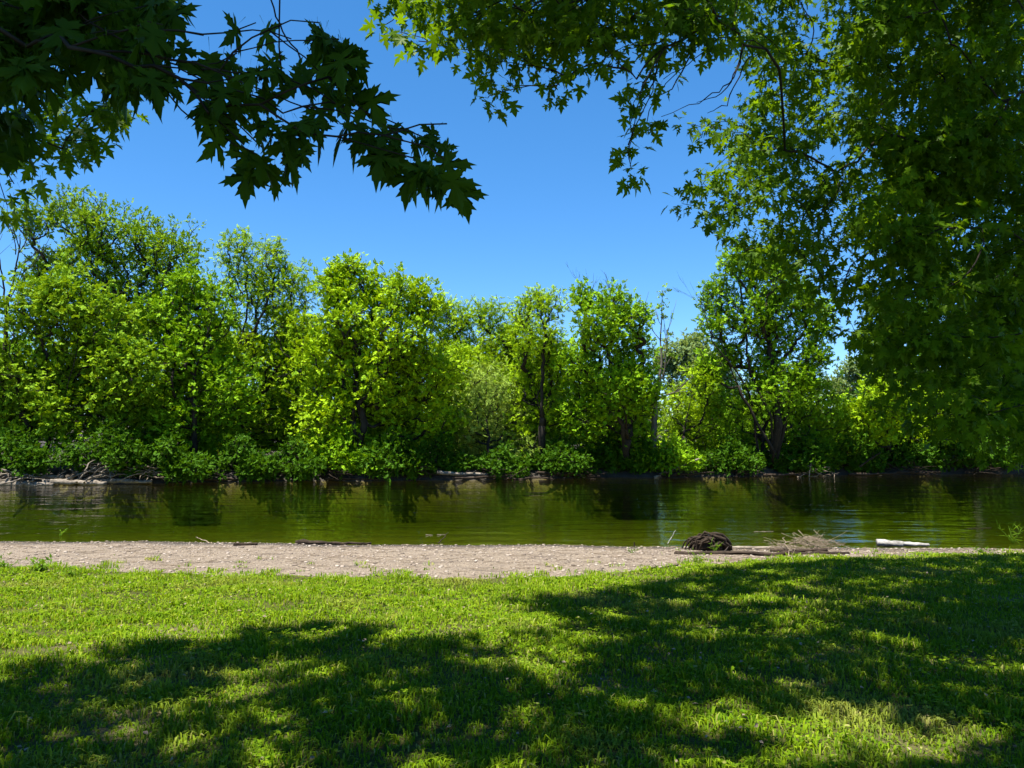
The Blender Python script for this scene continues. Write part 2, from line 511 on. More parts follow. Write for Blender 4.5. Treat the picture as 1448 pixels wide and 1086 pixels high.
def leafy(acc, centres, radii, kind, size, dens=12.0, outward=0.8, flat=0.65, sun_up=0.25, squash=0.85):
    """Leafy twigs round each clump centre."""
    temps = SPR[kind]
    for ti, (tv, tf) in enumerate(temps):
        pos, d = [], []
        for c, r in zip(centres, radii):
            n = max(2, int(dens * r * r / len(temps) / (size * size) * 0.16 + rng.random()))
            u = unit(n); rr = r * rng.uniform(0.35, 1.0, n)[:, None] ** 0.6
            pos.append(c + u * rr * np.array([1, 1, squash]))
            d.append(u * outward + rng.normal(size=(n, 3)) * 0.4 + np.array([0, 0, sun_up]))
        pos = np.concatenate(pos); d = np.concatenate(d)
        up = np.array([0, 0, 1.0]) + rng.normal(size=pos.shape) * flat
        acc.stamp(tv, tf, pos, d, up, size * rng.uniform(0.7, 1.25, len(pos)))


def far_tree(name, label, cat, Y, lobes, leaf, kind, size=0.42, fill=1.0, stems=None, bark='bark', dens=12.0, rtip=0.012, base_px=None,
             group='trees on the far bank', loose=1.0, rmax=0.22, sun_up=0.25):
    L = [(P(px, py, Y + 1.5 * min(1.0, max(0.0, (py - 560) / 60)) * (name != 'bank_shrub')), r / F * Y) for px, py, r in lobes]
    cx = float(np.mean([c[0] for c, r in L]))
    if base_px is not None: cx = P(base_px, 650, Y)[0]
    by = max(Y, float(yfb(np.array(cx))) + 0.7)
    bz = float(zany(np.array(cx), np.array(by))) - 0.05
    root = empty(name, (cx, by, bz), label, cat, group)
    cen, rad = [], []
    for c, r in L:
        c = c + np.array([0, rng.normal() * 0.45 * r, 0])
        k = int((11 + 35 * r ** 1.8) * fill)
        u = unit(k); u[:, 1] -= 0.25; u /= np.linalg.norm(u, axis=1)[:, None]
        rr = r * rng.uniform(0.25, 1.0, k)[:, None] ** 0.5 * 0.86
        cen.append(c + u * rr); rad.append(rng.uniform(0.22, 0.46, k) * (0.75 + 0.25 * r) * loose)
        if name != 'bank_shrub':                                     # loose tips beyond the rounded part of the crown
            k = int(4 + 5 * r * fill)
            u = unit(k); u[:, 2] = np.abs(u[:, 2]) * 1.3 + 0.1; u /= np.linalg.norm(u, axis=1)[:, None]
            cen.append(c + u * r * rng.uniform(0.95, 1.38, k)[:, None]); rad.append(rng.uniform(0.13, 0.26, k))
    cen = np.concatenate(cen); rad = np.concatenate(rad)
    gz = zany(cen[:, 0], cen[:, 1])
    cen[:, 2] = np.maximum(cen[:, 2], np.maximum(gz, WATER) + rad * 0.6 + 0.05)
    top = float(cen[:, 2].max())
    sk = Skeleton()
    base = np.array([cx, by, bz])
    sk.chain([base])
    if stems is None:
        tx = float(np.mean(cen[:, 0]))
        stems = [[(cx * 1.0, bz + 0.25 * (top - bz)), (cx * 0.6 + tx * 0.4, bz + 0.55 * (top - bz)), (tx, bz + 0.85 * (top - bz))]]
        st3 = [[np.array([x + rng.normal() * 0.12, Y + rng.normal() * 0.15, z]) for x, z in s] for s in stems]
    else:
        fr = 0.75 if name != 'multi_stemmed_tree' else 0.4
        st3 = [[P(px, py, Y - fr * min(1.0, (py - 330) / 160) + rng.normal() * 0.15) for px, py in s] for s in stems]
    for s in st3:
        full = [base] + s
        q = []
        for a, b in zip(full[:-1], full[1:]):
            for t in np.linspace(0, 1, 6)[1:]:
                q.append(a + (b - a) * t + rng.normal(size=3) * 0.035)
        sk.chain(q, 0)
    order = np.argsort(np.linalg.norm(cen - (base + np.array([0, 0, 0.35 * (top - bz)])), axis=1))
    for i in order:
        sk.reach(cen[i], base - np.array([0, 0, 2.0]), bend=0.18, up=-0.08)
    a = Acc(); sk.mesh(a, rtip, rmax, 0.42)
    a.build('trunk', M[bark], root, True)
    a = Acc(); leafy(a, cen, rad, kind, size * 0.62, dens=dens * 1.85, sun_up=sun_up)
    a.build('crown', M[leaf], root)
    return root


# ------------------------------------------------------------------ the trees across the river
far_tree('oak_tree', 'tall dark-limbed tree rising behind the far-left trees, highest crown on the left', 'tree', 43.5,
         [(100, 305, 36), (66, 325, 30), (150, 330, 42), (205, 340, 40), (255, 365, 42), (130, 375, 48), (190, 395, 50), (250, 420, 45), (70, 390, 40), (140, 450, 55), (230, 480, 50)],
         'oak', 'round', 0.42, fill=0.75, stems=[[(190, 520), (205, 440), (245, 385)], [(170, 440), (130, 370), (95, 320)], [(185, 450), (180, 390), (165, 345)]], base_px=190, rtip=0.016, rmax=0.3)
far_tree('broadleaf_tree', 'bushy pale-topped broadleaf tree at the left edge above the bleached driftwood', 'tree', 35.5,
         [(100, 425, 48), (45, 440, 50), (150, 465, 55), (90, 515, 70), (190, 530, 55), (30, 545, 60), (110, 585, 55), (190, 595, 45), (45, 605, 45), (-30, 500, 60), (-35, 590, 55)],
         'oak', 'broad', 0.44, stems=[[(30, 580), (12, 500), (25, 440)], [(80, 590), (110, 500), (105, 430)]], base_px=60)
far_tree('broadleaf_tree', 'upright green tree with a dark forked trunk, second crown from the left', 'tree', 37.0,
         [(262, 405, 34), (238, 445, 45), (300, 440, 42), (270, 500, 55), (228, 560, 50), (315, 560, 55), (260, 600, 60), (215, 640, 40), (310, 630, 45)],
         'green', 'broad', 0.40, stems=[[(275, 590), (277, 530), (266, 430)], [(275, 530), (300, 450)]], base_px=275, rtip=0.014)
far_tree('ash_tree', 'feathery light green tree with open airy top between two denser crowns', 'tree', 40.5,
         [(338, 358, 28), (385, 368, 30), (418, 398, 24), (345, 400, 42), (395, 425, 45), (370, 470, 55), (425, 470, 40), (335, 510, 45), (410, 530, 50), (380, 590, 55), (430, 610, 50), (350, 630, 45)],
         'lime', 'feather', 0.46, fill=0.85, stems=[[(338, 560), (335, 500), (350, 440), (345, 370)], [(338, 500), (375, 440), (390, 380)]], base_px=340, rtip=0.014)
far_tree('broadleaf_tree', 'big bright green tree with a pointed top left of the river view centre', 'tree', 37.5,
         [(490, 388, 26), (474, 412, 32), (530, 405, 34), (572, 425, 32), (605, 440, 30), (500, 455, 55), (572, 480, 55), (455, 510, 48), (530, 545, 65), (610, 530, 45), (465, 590, 58), (555, 610, 55), (622, 595, 42), (500, 640, 40), (440, 640, 35)],
         'lime', 'broad', 0.42, stems=[[(515, 600), (500, 520), (490, 430), (490, 385)], [(500, 580), (545, 530), (580, 440)]], base_px=500, rtip=0.014)
far_tree('background_tree', 'olive green background tree filling the low skyline right of the pointed tree', 'tree', 47,
         [(650, 452, 24), (690, 450, 26), (640, 490, 40), (705, 490, 40), (670, 530, 50), (625, 440, 18), (735, 480, 34), (715, 540, 45), (650, 580, 50)],
         'lime', 'feather', 0.45, fill=1.3, base_px=670)
far_tree('willow_shrub', 'pale grey-green willow thicket low on the far bank near the centre', 'shrub', 39.2,
         [(690, 550, 38), (660, 595, 42), (722, 595, 42), (690, 630, 40), (645, 640, 30), (740, 640, 30)],
         'pale', 'willow', 0.50, base_px=690, dens=14, sun_up=0.1, rmax=0.08, group='shrubs on the far bank')
far_tree('slender_tree', 'narrow upright tree with a dark straight trunk, left of the twin-topped tree', 'tree', 39.5,
         [(758, 424, 20), (776, 436, 24), (738, 442, 22), (755, 478, 36), (782, 500, 30), (770, 525, 38), (735, 540, 36), (778, 580, 40), (745, 610, 40), (775, 640, 30)],
         'lime', 'feather', 0.40, stems=[[(766, 590), (767, 520), (772, 470), (760, 425)]], base_px=766, rtip=0.015)
far_tree('broadleaf_tree', 'twin-topped green tree with slanting dark trunks beside the thin grey snag', 'tree', 38.5,
         [(828, 424, 20), (866, 432, 24), (890, 455, 26), (842, 465, 42), (895, 500, 36), (818, 515, 34), (870, 550, 48), (905, 560, 34), (825, 590, 42), (895, 610, 40), (850, 635, 38)],
         'green', 'broad', 0.40, stems=[[(885, 590), (862, 510), (840, 430)], [(880, 600), (868, 560), (862, 500), (868, 440)]], base_px=892, rtip=0.016)
far_tree('background_tree', 'haze-tinted grey-green far tree showing in the sky gap behind the thin snag', 'tree', 74,
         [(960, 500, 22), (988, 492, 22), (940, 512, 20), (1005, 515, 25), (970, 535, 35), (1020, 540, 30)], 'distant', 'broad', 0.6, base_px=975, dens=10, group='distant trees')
far_tree('background_tree', 'haze-tinted grey-green far tree in the gap under the right overhanging maple', 'tree', 78,
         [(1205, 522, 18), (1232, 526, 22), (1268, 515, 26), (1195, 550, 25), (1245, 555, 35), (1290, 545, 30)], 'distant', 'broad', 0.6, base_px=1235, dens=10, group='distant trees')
far_tree('shrub', 'bright lime bushes right of the thin grey snag', 'shrub', 41.5,
         [(985, 545, 28), (960, 580, 36), (1000, 590, 36), (950, 625, 32), (990, 635, 34)], 'lime', 'feather', 0.42, base_px=970, rmax=0.08, group='shrubs on the far bank')
far_tree('multi_stemmed_tree', 'open multi-stemmed tree with dark forked trunks showing sky, right of the snag', 'tree', 40.5,
         [(1040, 378, 30), (1080, 395, 38), (1018, 420, 30), (1118, 425, 40), (1062, 445, 42), (1152, 455, 34), (1008, 462, 22), (1100, 480, 36), (1150, 500, 30), (1035, 500, 24), (1080, 528, 30), (1005, 520, 22), (1135, 535, 28)],
         'green', 'broad', 0.36, fill=1.1, loose=0.95, stems=[[(1090, 590), (1062, 530), (1055, 470), (1045, 390)], [(1100, 600), (1092, 530), (1085, 450), (1110, 410)], [(1095, 640), (1050, 560), (1018, 480)], [(1105, 620), (1125, 530), (1150, 460)]],
         base_px=1100, rtip=0.016)
far_tree('shrub', 'sunlit yellow-green bushes around the feet of the multi-stemmed tree', 'shrub', 41.6,
         [(1085, 555, 45), (1035, 570, 38), (1150, 565, 45), (1060, 610, 45), (1120, 610, 48), (1180, 605, 42), (1030, 640, 35), (1150, 640, 35)], 'green', 'feather', 0.44, base_px=1080, rmax=0.1, group='shrubs on the far bank')
far_tree('shrub', 'rounded bright bushes on the far bank below the hanging maple leaves', 'shrub', 42.5,
         [(1232, 560, 32), (1272, 560, 36), (1212, 600, 42), (1262, 605, 42), (1312, 590, 45), (1230, 640, 36), (1300, 635, 36)], 'lime', 'broad', 0.44, base_px=1255, rmax=0.1, group='shrubs on the far bank')
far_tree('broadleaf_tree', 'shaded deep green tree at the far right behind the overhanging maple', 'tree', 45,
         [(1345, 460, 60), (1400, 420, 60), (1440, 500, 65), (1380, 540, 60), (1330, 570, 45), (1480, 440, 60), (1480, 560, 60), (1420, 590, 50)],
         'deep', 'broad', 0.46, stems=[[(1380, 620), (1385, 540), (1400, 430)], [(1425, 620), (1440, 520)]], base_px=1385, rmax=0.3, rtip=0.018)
for px, top, w, lab in [(20, 440, 75, 'second-row tree behind the bushy tree at the left edge'), (150, 440, 75, 'second-row tree between the bushy left tree and the forked-trunk tree'), (290, 440, 70, 'second-row tree behind the forked-trunk tree'),
                        (405, 440, 65, 'second-row tree behind the gap between the feathery tree and the pointed tree'), (520, 440, 70, 'second-row tree behind the trunk of the pointed tree'), (625, 470, 60, 'second-row tree behind the right half of the pointed tree'),
                        (715, 480, 55, 'second-row tree above the pale willow thicket'), (795, 470, 50, 'second-row tree between the slender and the twin-topped trees'), (875, 500, 50, 'second-row tree behind the twin-topped tree'),
                        (1015, 545, 45, 'low second-row tree behind the lime bushes'), (1100, 530, 50, 'low second-row tree behind the multi-stemmed tree'), (1185, 555, 45, 'low second-row tree left of the far sky gap'), (1290, 545, 50, 'low second-row tree behind the rounded bright bushes'), (1400, 500, 65, 'second-row tree behind the two grey trunks')]:
    L = [(px + rng.normal() * w * .3, top + w * .6, w * .6), (px - w * .5, top + w * 1.1, w * .65), (px + w * .5, top + w * 1.0, w * .65)]
    yy = top + w * 1.8
    while yy < 640:
        L += [(px - w * .45, yy, w * .75), (px + w * .45, yy, w * .75)]; yy += w * .9
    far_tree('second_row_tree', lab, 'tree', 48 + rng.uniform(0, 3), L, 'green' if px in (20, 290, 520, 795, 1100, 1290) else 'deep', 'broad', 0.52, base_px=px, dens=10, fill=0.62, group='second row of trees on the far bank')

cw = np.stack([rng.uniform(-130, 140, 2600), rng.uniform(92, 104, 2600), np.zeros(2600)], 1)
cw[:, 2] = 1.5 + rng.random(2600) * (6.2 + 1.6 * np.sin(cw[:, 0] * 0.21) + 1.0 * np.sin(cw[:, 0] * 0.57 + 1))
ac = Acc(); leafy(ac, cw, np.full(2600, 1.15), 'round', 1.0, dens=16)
tag(ac.build('distant_wood', M['distant']), 'haze-tinted grey-green belt of distant woodland behind the riverside trees', 'woodland', kind='stuff')

# low shrubs that hang over the water; darker leaf colour stands for shade there
LOW = [(18, 640, 30, 'deep', 'shaded low shrub at the left end of the far bank behind driftwood'),
       (150, 632, 30, 'deep', 'low green shrub above the tangled bleached branches on the left'),
       (235, 650, 28, 'deep', 'dark low shrub just right of the bleached driftwood tangle'),
       (330, 650, 30, 'deep', 'low shrub on the waterline below the feathery tree'),
       (405, 648, 26, 'deep', 'leafy shrub overhanging the water left of the pointed tree'),
       (480, 640, 32, 'green', 'bright leafy shrub hanging low over the water under the pointed tree'),
       (552, 645, 30, 'deep', 'yellowish shrub hanging over the water right of the pointed tree trunk'),
       (615, 645, 26, 'deep', 'dark shrub between the pointed tree and the willow thicket'),
       (705, 652, 20, 'deep', 'small shrub in front of the pale willow thicket'),
       (790, 645, 26, 'deep', 'dark shrub between the slender tree and twin-topped tree'),
       (860, 640, 28, 'deep', 'leafy shrub at the foot of the twin-topped tree'),
       (903, 645, 24, 'deep', 'small leafy shrub hiding the foot of the twin-topped tree trunk'),
       (945, 640, 22, 'green', 'small bright shrub right at the foot of the thin grey snag'),
       (1030, 645, 24, 'deep', 'dark shrub left of the feet of the multi-stemmed tree'),
       (1130, 640, 28, 'green', 'leafy shrub below the multi-stemmed tree at the waterline'),
       (1200, 640, 26, 'deep', 'leafy shrub over the water left of the darkest bank'),
       (1275, 640, 26, 'deep', 'dark shrub under the rounded bright bushes'),
       (1350, 630, 32, 'deep', 'dark shrub left of the two grey trunks on the right'),
       (1430, 628, 34, 'deep', 'dark shrub at the right end of the far bank')]
for px, py, r, lf, lab in LOW:
    r *= 0.94
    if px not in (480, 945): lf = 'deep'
    x = (px - 724) / F * 38
    y = float(yfb(np.array(x))) + 0.55
    py += 6
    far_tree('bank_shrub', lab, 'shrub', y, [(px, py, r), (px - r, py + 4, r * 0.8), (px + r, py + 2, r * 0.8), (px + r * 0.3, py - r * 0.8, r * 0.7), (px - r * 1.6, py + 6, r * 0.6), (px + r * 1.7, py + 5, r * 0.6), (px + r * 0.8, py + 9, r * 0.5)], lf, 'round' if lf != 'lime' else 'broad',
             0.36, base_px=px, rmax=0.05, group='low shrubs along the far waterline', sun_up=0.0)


# thin, bare and half bare trees
def twiggy(acc, p, d, L, r, depth, spread=0.55, tips=None):
    n = max(3, int(L / 0.25))
    pts = [p]; d = d / np.linalg.norm(d)
    for i in range(n):
        d = d + rng.normal(size=3) * 0.10 + np.array([0, 0, 0.04]); d /= np.linalg.norm(d)
        pts.append(pts[-1] + d * L / n)
    rr = np.linspace(r, r * 0.45, n + 1)
    acc.tube(np.array(pts), rr, 6 if r > 0.02 else 4)
    if tips is not None: tips.append(pts[-1])
    if depth <= 0: return
    for k in range(rng.integers(2, 5)):
        i = rng.integers(max(1, n // 3), n + 1)
        dd = d + rng.normal(size=3) * spread; dd[2] += 0.15
        twiggy(acc, pts[i], dd, L * rng.uniform(0.45, 0.75), max(0.006, r * 0.5), depth - 1, spread, tips)


def path(acc, pts, rads, n=7, sub=5, jit=0.02):
    pts = np.asarray(pts, float); k = len(pts)
    t = np.linspace(0, k - 1, sub * (k - 1) + 1)
    q = np.stack([np.interp(t, np.arange(k), pts[:, c]) for c in range(3)], 1)
    for _ in range(2): q[1:-1] = 0.25 * q[:-2] + 0.5 * q[1:-1] + 0.25 * q[2:]
    q[1:-1] += rng.normal(size=q[1:-1].shape) * jit
    acc.tube(q, np.interp(t, np.arange(k), rads), n, rough=0.06)
    return q


Y = 39.6
b = P(922, 660, Y)
snag = empty('snag_tree', (b[0], Y, float(zany(b[0], np.array(Y)))), 'thin pale grey half-dead trunk with a few leaf tufts near the centre-right', 'tree', 'trees on the far bank')
a = Acc(); tips = []
path(a, [snag.location, P(925, 600, Y), P(926, 565, Y), P(936, 520, Y), P(934, 470, Y), P(938, 410, Y)], [0.17, 0.15, 0.12, 0.06, 0.035, 0.012])
for s, e, r in [((926, 565), (965, 545), .05), ((930, 545), (960, 490), .04), ((934, 500), (950, 455), .025), ((933, 480), (908, 440), .025), ((936, 515), (915, 475), .03), ((935, 460), (922, 435), .018), ((928, 560), (908, 520), .03)]:
    s3, e3 = P(*s, Y), P(*e, Y)
    twiggy(a, s3, e3 - s3 + np.array([0, rng.normal() * 0.3, 0]), np.linalg.norm(e3 - s3), r, 1, 0.35)
a.build('trunk', M['greybark'], snag, True)
a = Acc()
cs = np.array([P(px, py, Y) for px, py in [(938, 408), (936, 420), (940, 432), (934, 445), (912, 440), (905, 432), (925, 436), (946, 452), (920, 455), (898, 440), (940, 470), (905, 520), (955, 500)]])
leafy(a, cs, np.full(len(cs), 0.17), 'round', 0.26, dens=12)
a.build('crown', M['oak'], snag)

Y = 36.5
b = P(-8, 655, Y)
bare = empty('bare_tree', (b[0], Y, float(zany(b[0], np.array(Y)))), 'leafless dark tree with bare forking branches at the left edge', 'tree', 'trees on the far bank')
a = Acc()
path(a, [bare.location, P(0, 560, Y), P(8, 480, Y), P(10, 420, Y)], [0.15, 0.13, 0.10, 0.07])
for s, e, r in [((10, 425), (28, 335), .05), ((9, 440), (-12, 350), .05), ((18, 385), (55, 350), .03), ((8, 430), (60, 380), .035), ((22, 360), (12, 310), .025), ((-4, 390), (-20, 330), .02)]:
    s3, e3 = P(*s, Y), P(*e, Y)
    twiggy(a, s3, e3 - s3, np.linalg.norm(e3 - s3), r, 2, 0.4)
a.build('trunk', M['bark'], bare, True)

for px, top, Y, lab in [(1378, 560, 43.6, 'grey trunk standing in deep shade, left of two at the far right'), (1428, 545, 43.9, 'grey trunk standing in deep shade, right of two at the far right')]:
    b = P(px, 668, Y)
    t = empty('tree_stem', (b[0], Y, float(zany(b[0], np.array(Y)))), lab, 'tree', 'trees on the far bank')
    a = Acc(); q = path(a, [t.location, P(px - 3, 640, Y), P(px + 4, 600, Y), P(px, top, Y)], [0.42, 0.30, 0.22, 0.14])
    twiggy(a, q[-6], np.array([0.6, 0, 1.0]), 2.0, 0.07, 1)
    a.build('trunk', M['greybark'], t, True)
    a = Acc(); cs = np.array([P(px, top, Y)]) + rng.normal(size=(14, 3)) * 0.7
    leafy(a, cs, np.full(14, 0.45), 'broad', 0.4); a.build('crown', M['deep'], t)
for px0, py0, px1, py1, lab in [(832, 420, 826, 385, 'bare twig tip above the left top of the twin-topped tree'), (866, 425, 870, 392, 'bare twig tip above the right top of the twin-topped tree'), (1000, 455, 975, 405, 'leafless twig leaning left beside the multi-stemmed tree')]:
    s3, e3 = P(px0, py0, 38.8), P(px1, py1, 38.8)
    g = float(zany(s3[0], np.array(38.8)))
    o = Acc(); bx = P({1000: 1098, 832: 885, 866: 880}[px0], 655, 38.8)[0]
    path(o, [(bx, 40.9, g), P({1000: 1062, 832: 855, 866: 868}[px0], 550, 40.6), P(px0 + 8, py0 + 30, 39.2), s3], [0.07, 0.05, 0.03, 0.015])
    for k in range(3): twiggy(o, s3, e3 - s3 + rng.normal(size=3) * 0.35, np.linalg.norm(e3 - s3) * rng.uniform(0.6, 1), 0.012, 2, 0.3)
    t = empty('dead_sapling', (s3[0], 38.8, g), lab, 'tree', 'dead saplings')
    o.build('trunk', M['bark'], t)


# ------------------------------------------------------------------ maples on the near side
def in_poly(x, y, poly):
    c = False; n = len(poly)
    for i in range(n):
        (x1, y1), (x2, y2) = poly[i], poly[i - 1]
        if (y1 > y) != (y2 > y) and x < (x2 - x1) * (y - y1) / (y2 - y1) + x1: c = not c
    return c


def sample_poly(poly, n):
    xs = [p[0] for p in poly]; ys_ = [p[1] for p in poly]; out = []
    while len(out) < n:
        x, y = rng.uniform(min(xs), max(xs)), rng.uniform(min(ys_), max(ys_))
        if in_poly(x, y, poly) and all((x - a) ** 2 + (y - b) ** 2 > 120 for a, b in out[-40:]): out.append((x, y))
    return out


def sprig(acc, wood, c, r, n, size, down=0.6, lean=(0, 0, 0), plain=False, big=False):
    """Maple leaves on short stalks round a drooping twig end."""
    u = unit(n)
    pos = c + u * r * rng.uniform(0.1, 0.9, n)[:, None] * np.array([1, 1, 0.8])
    d = u * 0.55 + rng.normal(size=(n, 3)) * 0.3 + np.array([0, 0, -down]) + np.array(lean)
    up = np.array([0, -0.25, 0.9]) + rng.normal(size=(n, 3)) * 0.65
    tv, tf = (PLAIN_V, PLAIN_F) if plain else (BIG_V, BIG_F) if big else (LEAF_V, LEAF_F)
    acc.stamp(tv, tf, pos, d, up, size / 1.34 * rng.uniform(0.5, 1.2, n))


SHADE = [  # outlines of the shade on the lawn, in the photograph
    [(-250, 985), (0, 955), (150, 925), (300, 905), (390, 884), (500, 880), (560, 905), (650, 905), (700, 935), (720, 985), (700, 1100), (720, 1250), (640, 1500), (-700, 1500), (-700, 1050)],
    [(690, 850), (800, 845), (860, 838), (960, 815), (1090, 800), (1250, 790), (1500, 784), (1640, 790), (1640, 1010), (1448, 1000), (1330, 1000), (1180, 985), (1040, 985), (900, 1000), (800, 960), (860, 905), (780, 870)],
    [(690, 960), (820, 975), (960, 1000), (990, 1040), (980, 1130), (1100, 1300), (690, 1250)],
    [(690, 985), (1640, 985), (1640, 1300), (690, 1300)],
]
LIT = [(345, 965, 75, 28, -0.35), (420, 905, 35, 9, 0), (580, 955, 32, 12, 0), (330, 1030, 60, 16, -0.4), (425, 1045, 40, 12, 0), (600, 1010, 22, 12, 0), (170, 935, 40, 9, 0),
       (720, 885, 60, 18, 0), (750, 930, 60, 22, 0), (870, 900, 40, 12, 0), (930, 945, 40, 12, 0), (1010, 905, 50, 10, 0), (1060, 850, 40, 10, 0), (1200, 845, 50, 7, 0), (1195, 1046, 205, 44, 0.05), (1040, 1010, 60, 14, 0), (1020, 1075, 40, 10, 0),
       (1300, 905, 60, 9, 0), (1415, 950, 50, 12, 0.2), (1180, 890, 40, 8, 0), (990, 830, 40, 6, 0), (1100, 812, 30, 5, 0), (1380, 845, 45, 6, 0), (1130, 935, 45, 10, 0), (850, 870, 40, 6, 0), (1240, 960, 40, 9, 0),
       (650, 1050, 18, 10, 0), (90, 1040, 30, 9, 0)]


def is_shade(px, py):
    for cx, cy, rx, ry, rot in LIT:
        dx, dy = px - cx, py - cy
        c, s = math.cos(rot), math.sin(rot)
        a, b_ = dx * c + dy * s, -dx * s + dy * c
        if (a / rx) ** 2 + (b_ / ry) ** 2 < 0.65: return False
    return any(in_poly(px, py, p) for p in SHADE)


def ground_at(px, py):
    d = P(px, py, 1.0) - np.array([0, 0, CAM_Z]); s = 5.0
    for _ in range(30):
        g = d * s; h = g[2] + CAM_Z - float(zland(np.array(g[0]), np.array(g[1])))
        s *= 1 + h / (-(d[2]) * s)* 0.7
    return d * s + np.array([0, 0, CAM_Z])


# unseen leaf clumps set along the sun rays to cast the lawn's shade (sampled evenly over the ground)
R1 = [(1200, -40), (1500, -40), (1500, 632), (1410, 618), (1320, 588), (1270, 545), (1232, 480), (1205, 410), (1195, 300), (1200, 150)]
R2 = [(1010, -30), (1205, -30), (1200, 200), (1195, 415), (1120, 400), (1060, 345), (1020, 315), (985, 280), (1005, 210), (1030, 160), (1060, 110), (1050, 50)]
R3 = [(535, -40), (1040, -40), (1045, 40), (985, 85), (900, 60), (860, 40), (800, 60), (740, 70), (690, 60), (640, 25), (570, 8)]
over_l, over_r = [], []
step = 0.27
for gx in np.arange(-6.5, 12.5, step):
    for gy in np.arange(1.2, 13.6, step):
        x, y = gx + rng.uniform(-0.5, 0.5) * step, gy + rng.uniform(-0.5, 0.5) * step
        g = np.array([x, y, float(zland(np.array(x), np.array(y)))])
        q = proj(g)
        if q is None or not is_shade(*q): continue
        own = False
        fleck = False
        for h in np.arange(1.2, 6.0, 0.3):
            c = g + SUN * (h / SUN[2]); k = proj(c)
            if k and 5.8 < c[1] < 8.6 and in_poly(k[0], k[1], R2): own = True
            if k and 5.6 < c[1] < 8.8 and in_poly(k[0], k[1], R1): fleck = True
        if fleck and rng.random() < 0.15: continue
        if own and rng.random() < 0.75: continue
        h = rng.uniform(6.2, 8.6)
        for _ in range(12):
            c = g + SUN * (h / SUN[2])
            k = proj(c)
            if k is None or k[1] < -70: break
            h += 0.4
        (over_l if x < 0.6 else over_r).append(c)
# clumps added to both crowns behind the viewer, to dim the sky light
for gx in np.arange(-9, 10, 0.62):
    for gy in np.arange(-6.5, 0.2, 0.62):
        c = np.array([gx + rng.normal() * .2, gy + rng.normal() * .2, rng.uniform(5.2, 8.8)])
        if (gx + 4.0) ** 2 + (gy + 1.5) ** 2 < 36: over_l.append(c)
        elif (gx - 6.2) ** 2 + (gy - 2.8) ** 2 < 60: over_r.append(c)

for px, py, n in [(230, 65, 1), (190, 120, 1), (330, 120, 1), (390, 110, 1), (455, 80, 1), (490, 130, 1), (350, 200, 1), (420, 190, 1), (500, 180, 1), (540, 205, 1), (590, 230, 1), (630, 220, 1), (60, 60, 1), (120, 40, 1), (20, 120, 1), (30, 200, 1), (150, 90, 1)]:
    for h in (5.6, 6.6):  # clumps added sunward of the low left branch to shade it
        over_l.append(P(px, py, 2.15) + SUN * ((h - 2.6) / SUN[2]) + rng.normal(size=3) * 0.1)

# right maple
rm = empty('maple_tree', (6.7, 2.6, 0), 'large maple overhanging from the right, its leaves filling the right side of the sky', 'tree', 'maples on the lawn')
sk = Skeleton()
root_r = np.array([6.7, 2.6, -0.05])
def thick(sk, pts, n=6):
    pts = np.asarray(pts, float); t = np.linspace(0, len(pts) - 1, n * (len(pts) - 1) + 1)
    q = np.stack([np.interp(t, np.arange(len(pts)), pts[:, c]) for c in range(3)], 1)
    sk.chain(q)
thick(sk, [root_r, (6.5, 2.8, 2.2), (6.3, 3.1, 4), (5.9, 3.5, 7), (5.4, 3.8, 9.2)])
sk.limb([(4.9, 4.2, 4.9), (3.1, 4.9, 5.4), (1.0, 5.2, 5.5), (-0.8, 5.1, 5.2)])
sk.limb([(6.2, 3.0, 2.8), (5.9, 5, 3.6), (5.0, 7, 4.3), (4.0, 8.3, 4.4)])
sk.limb([(6.3, 3.1, 3.6), (6.9, 6, 5), (7, 8.2, 4.6), (6.6, 9.6, 3.8)])
sk.limb([(5.9, 3.5, 6.6), (3.5, 4.4, 8.2), (1.5, 5.3, 8.6)])
sk.limb([(6.0, 3.4, 6.0), (6.2, 6.0, 7.8), (5.6, 8.2, 8.6)])
sp = []
for px, py in sample_poly(R1, 370):
    sp.append((P(px, py, rng.uniform(5.6, 8.8)), 0.30, 68, 0.088))
for px, py in sample_poly(R2, 100):
    sp.append((P(px, py, rng.uniform(6.0, 8.2)), 0.25, 40, 0.086))
for px, py in sample_poly(R3, 84):
    sp.append((P(px, py, rng.uniform(4.4, 5.6)), 0.19, 29, 0.090))
HANG = [(540, 38), (565, 45), (592, 58), (632, 50), (660, 70), (688, 100), (690, 138), (716, 122), (700, 70), (742, 92), (772, 100), (785, 128), (760, 65), (828, 92), (860, 82), (832, 60), (896, 145), (915, 172), (900, 112), (888, 205), (893, 240),
        (972, 175), (938, 112), (1008, 172), (992, 195), (965, 288), (990, 265), (1008, 305), (1030, 330), (1075, 375), (1110, 400), (1140, 430), (1170, 440), (1200, 470), (1225, 500), (1250, 575), (1290, 595), (1330, 622), (1390, 636), (1010, 240), (1050, 355), (650, 30), (610, 20), (880, 70), (925, 60), (1165, 465)]
for px, py in HANG:
    dd = 4.9 if px < 960 else 7.0
    sp.append((P(px, py, dd + rng.normal() * 0.25), 0.13, 14, 0.10))
cen = np.array([s[0] for s in sp] + over_r)
order = np.argsort(np.linalg.norm(cen - np.array([6.3, 3.1, 4.5]), axis=1))
for i in order: sk.reach(cen[i], np.array([6.5, 2.8, 3.0]), bend=0.14, up=0.10)
a = Acc(); sk.mesh(a, 0.0032, 0.010, 0.34, 8)
path(a, [(6.7, 2.6, -0.1), (6.7, 2.6, 0.3), (6.5, 2.8, 2.2), (6.3, 3.1, 4), (5.9, 3.5, 7), (5.4, 3.8, 9.2)], [0.5, 0.4, 0.33, 0.27, 0.18, 0.08], 14, jit=0.01)
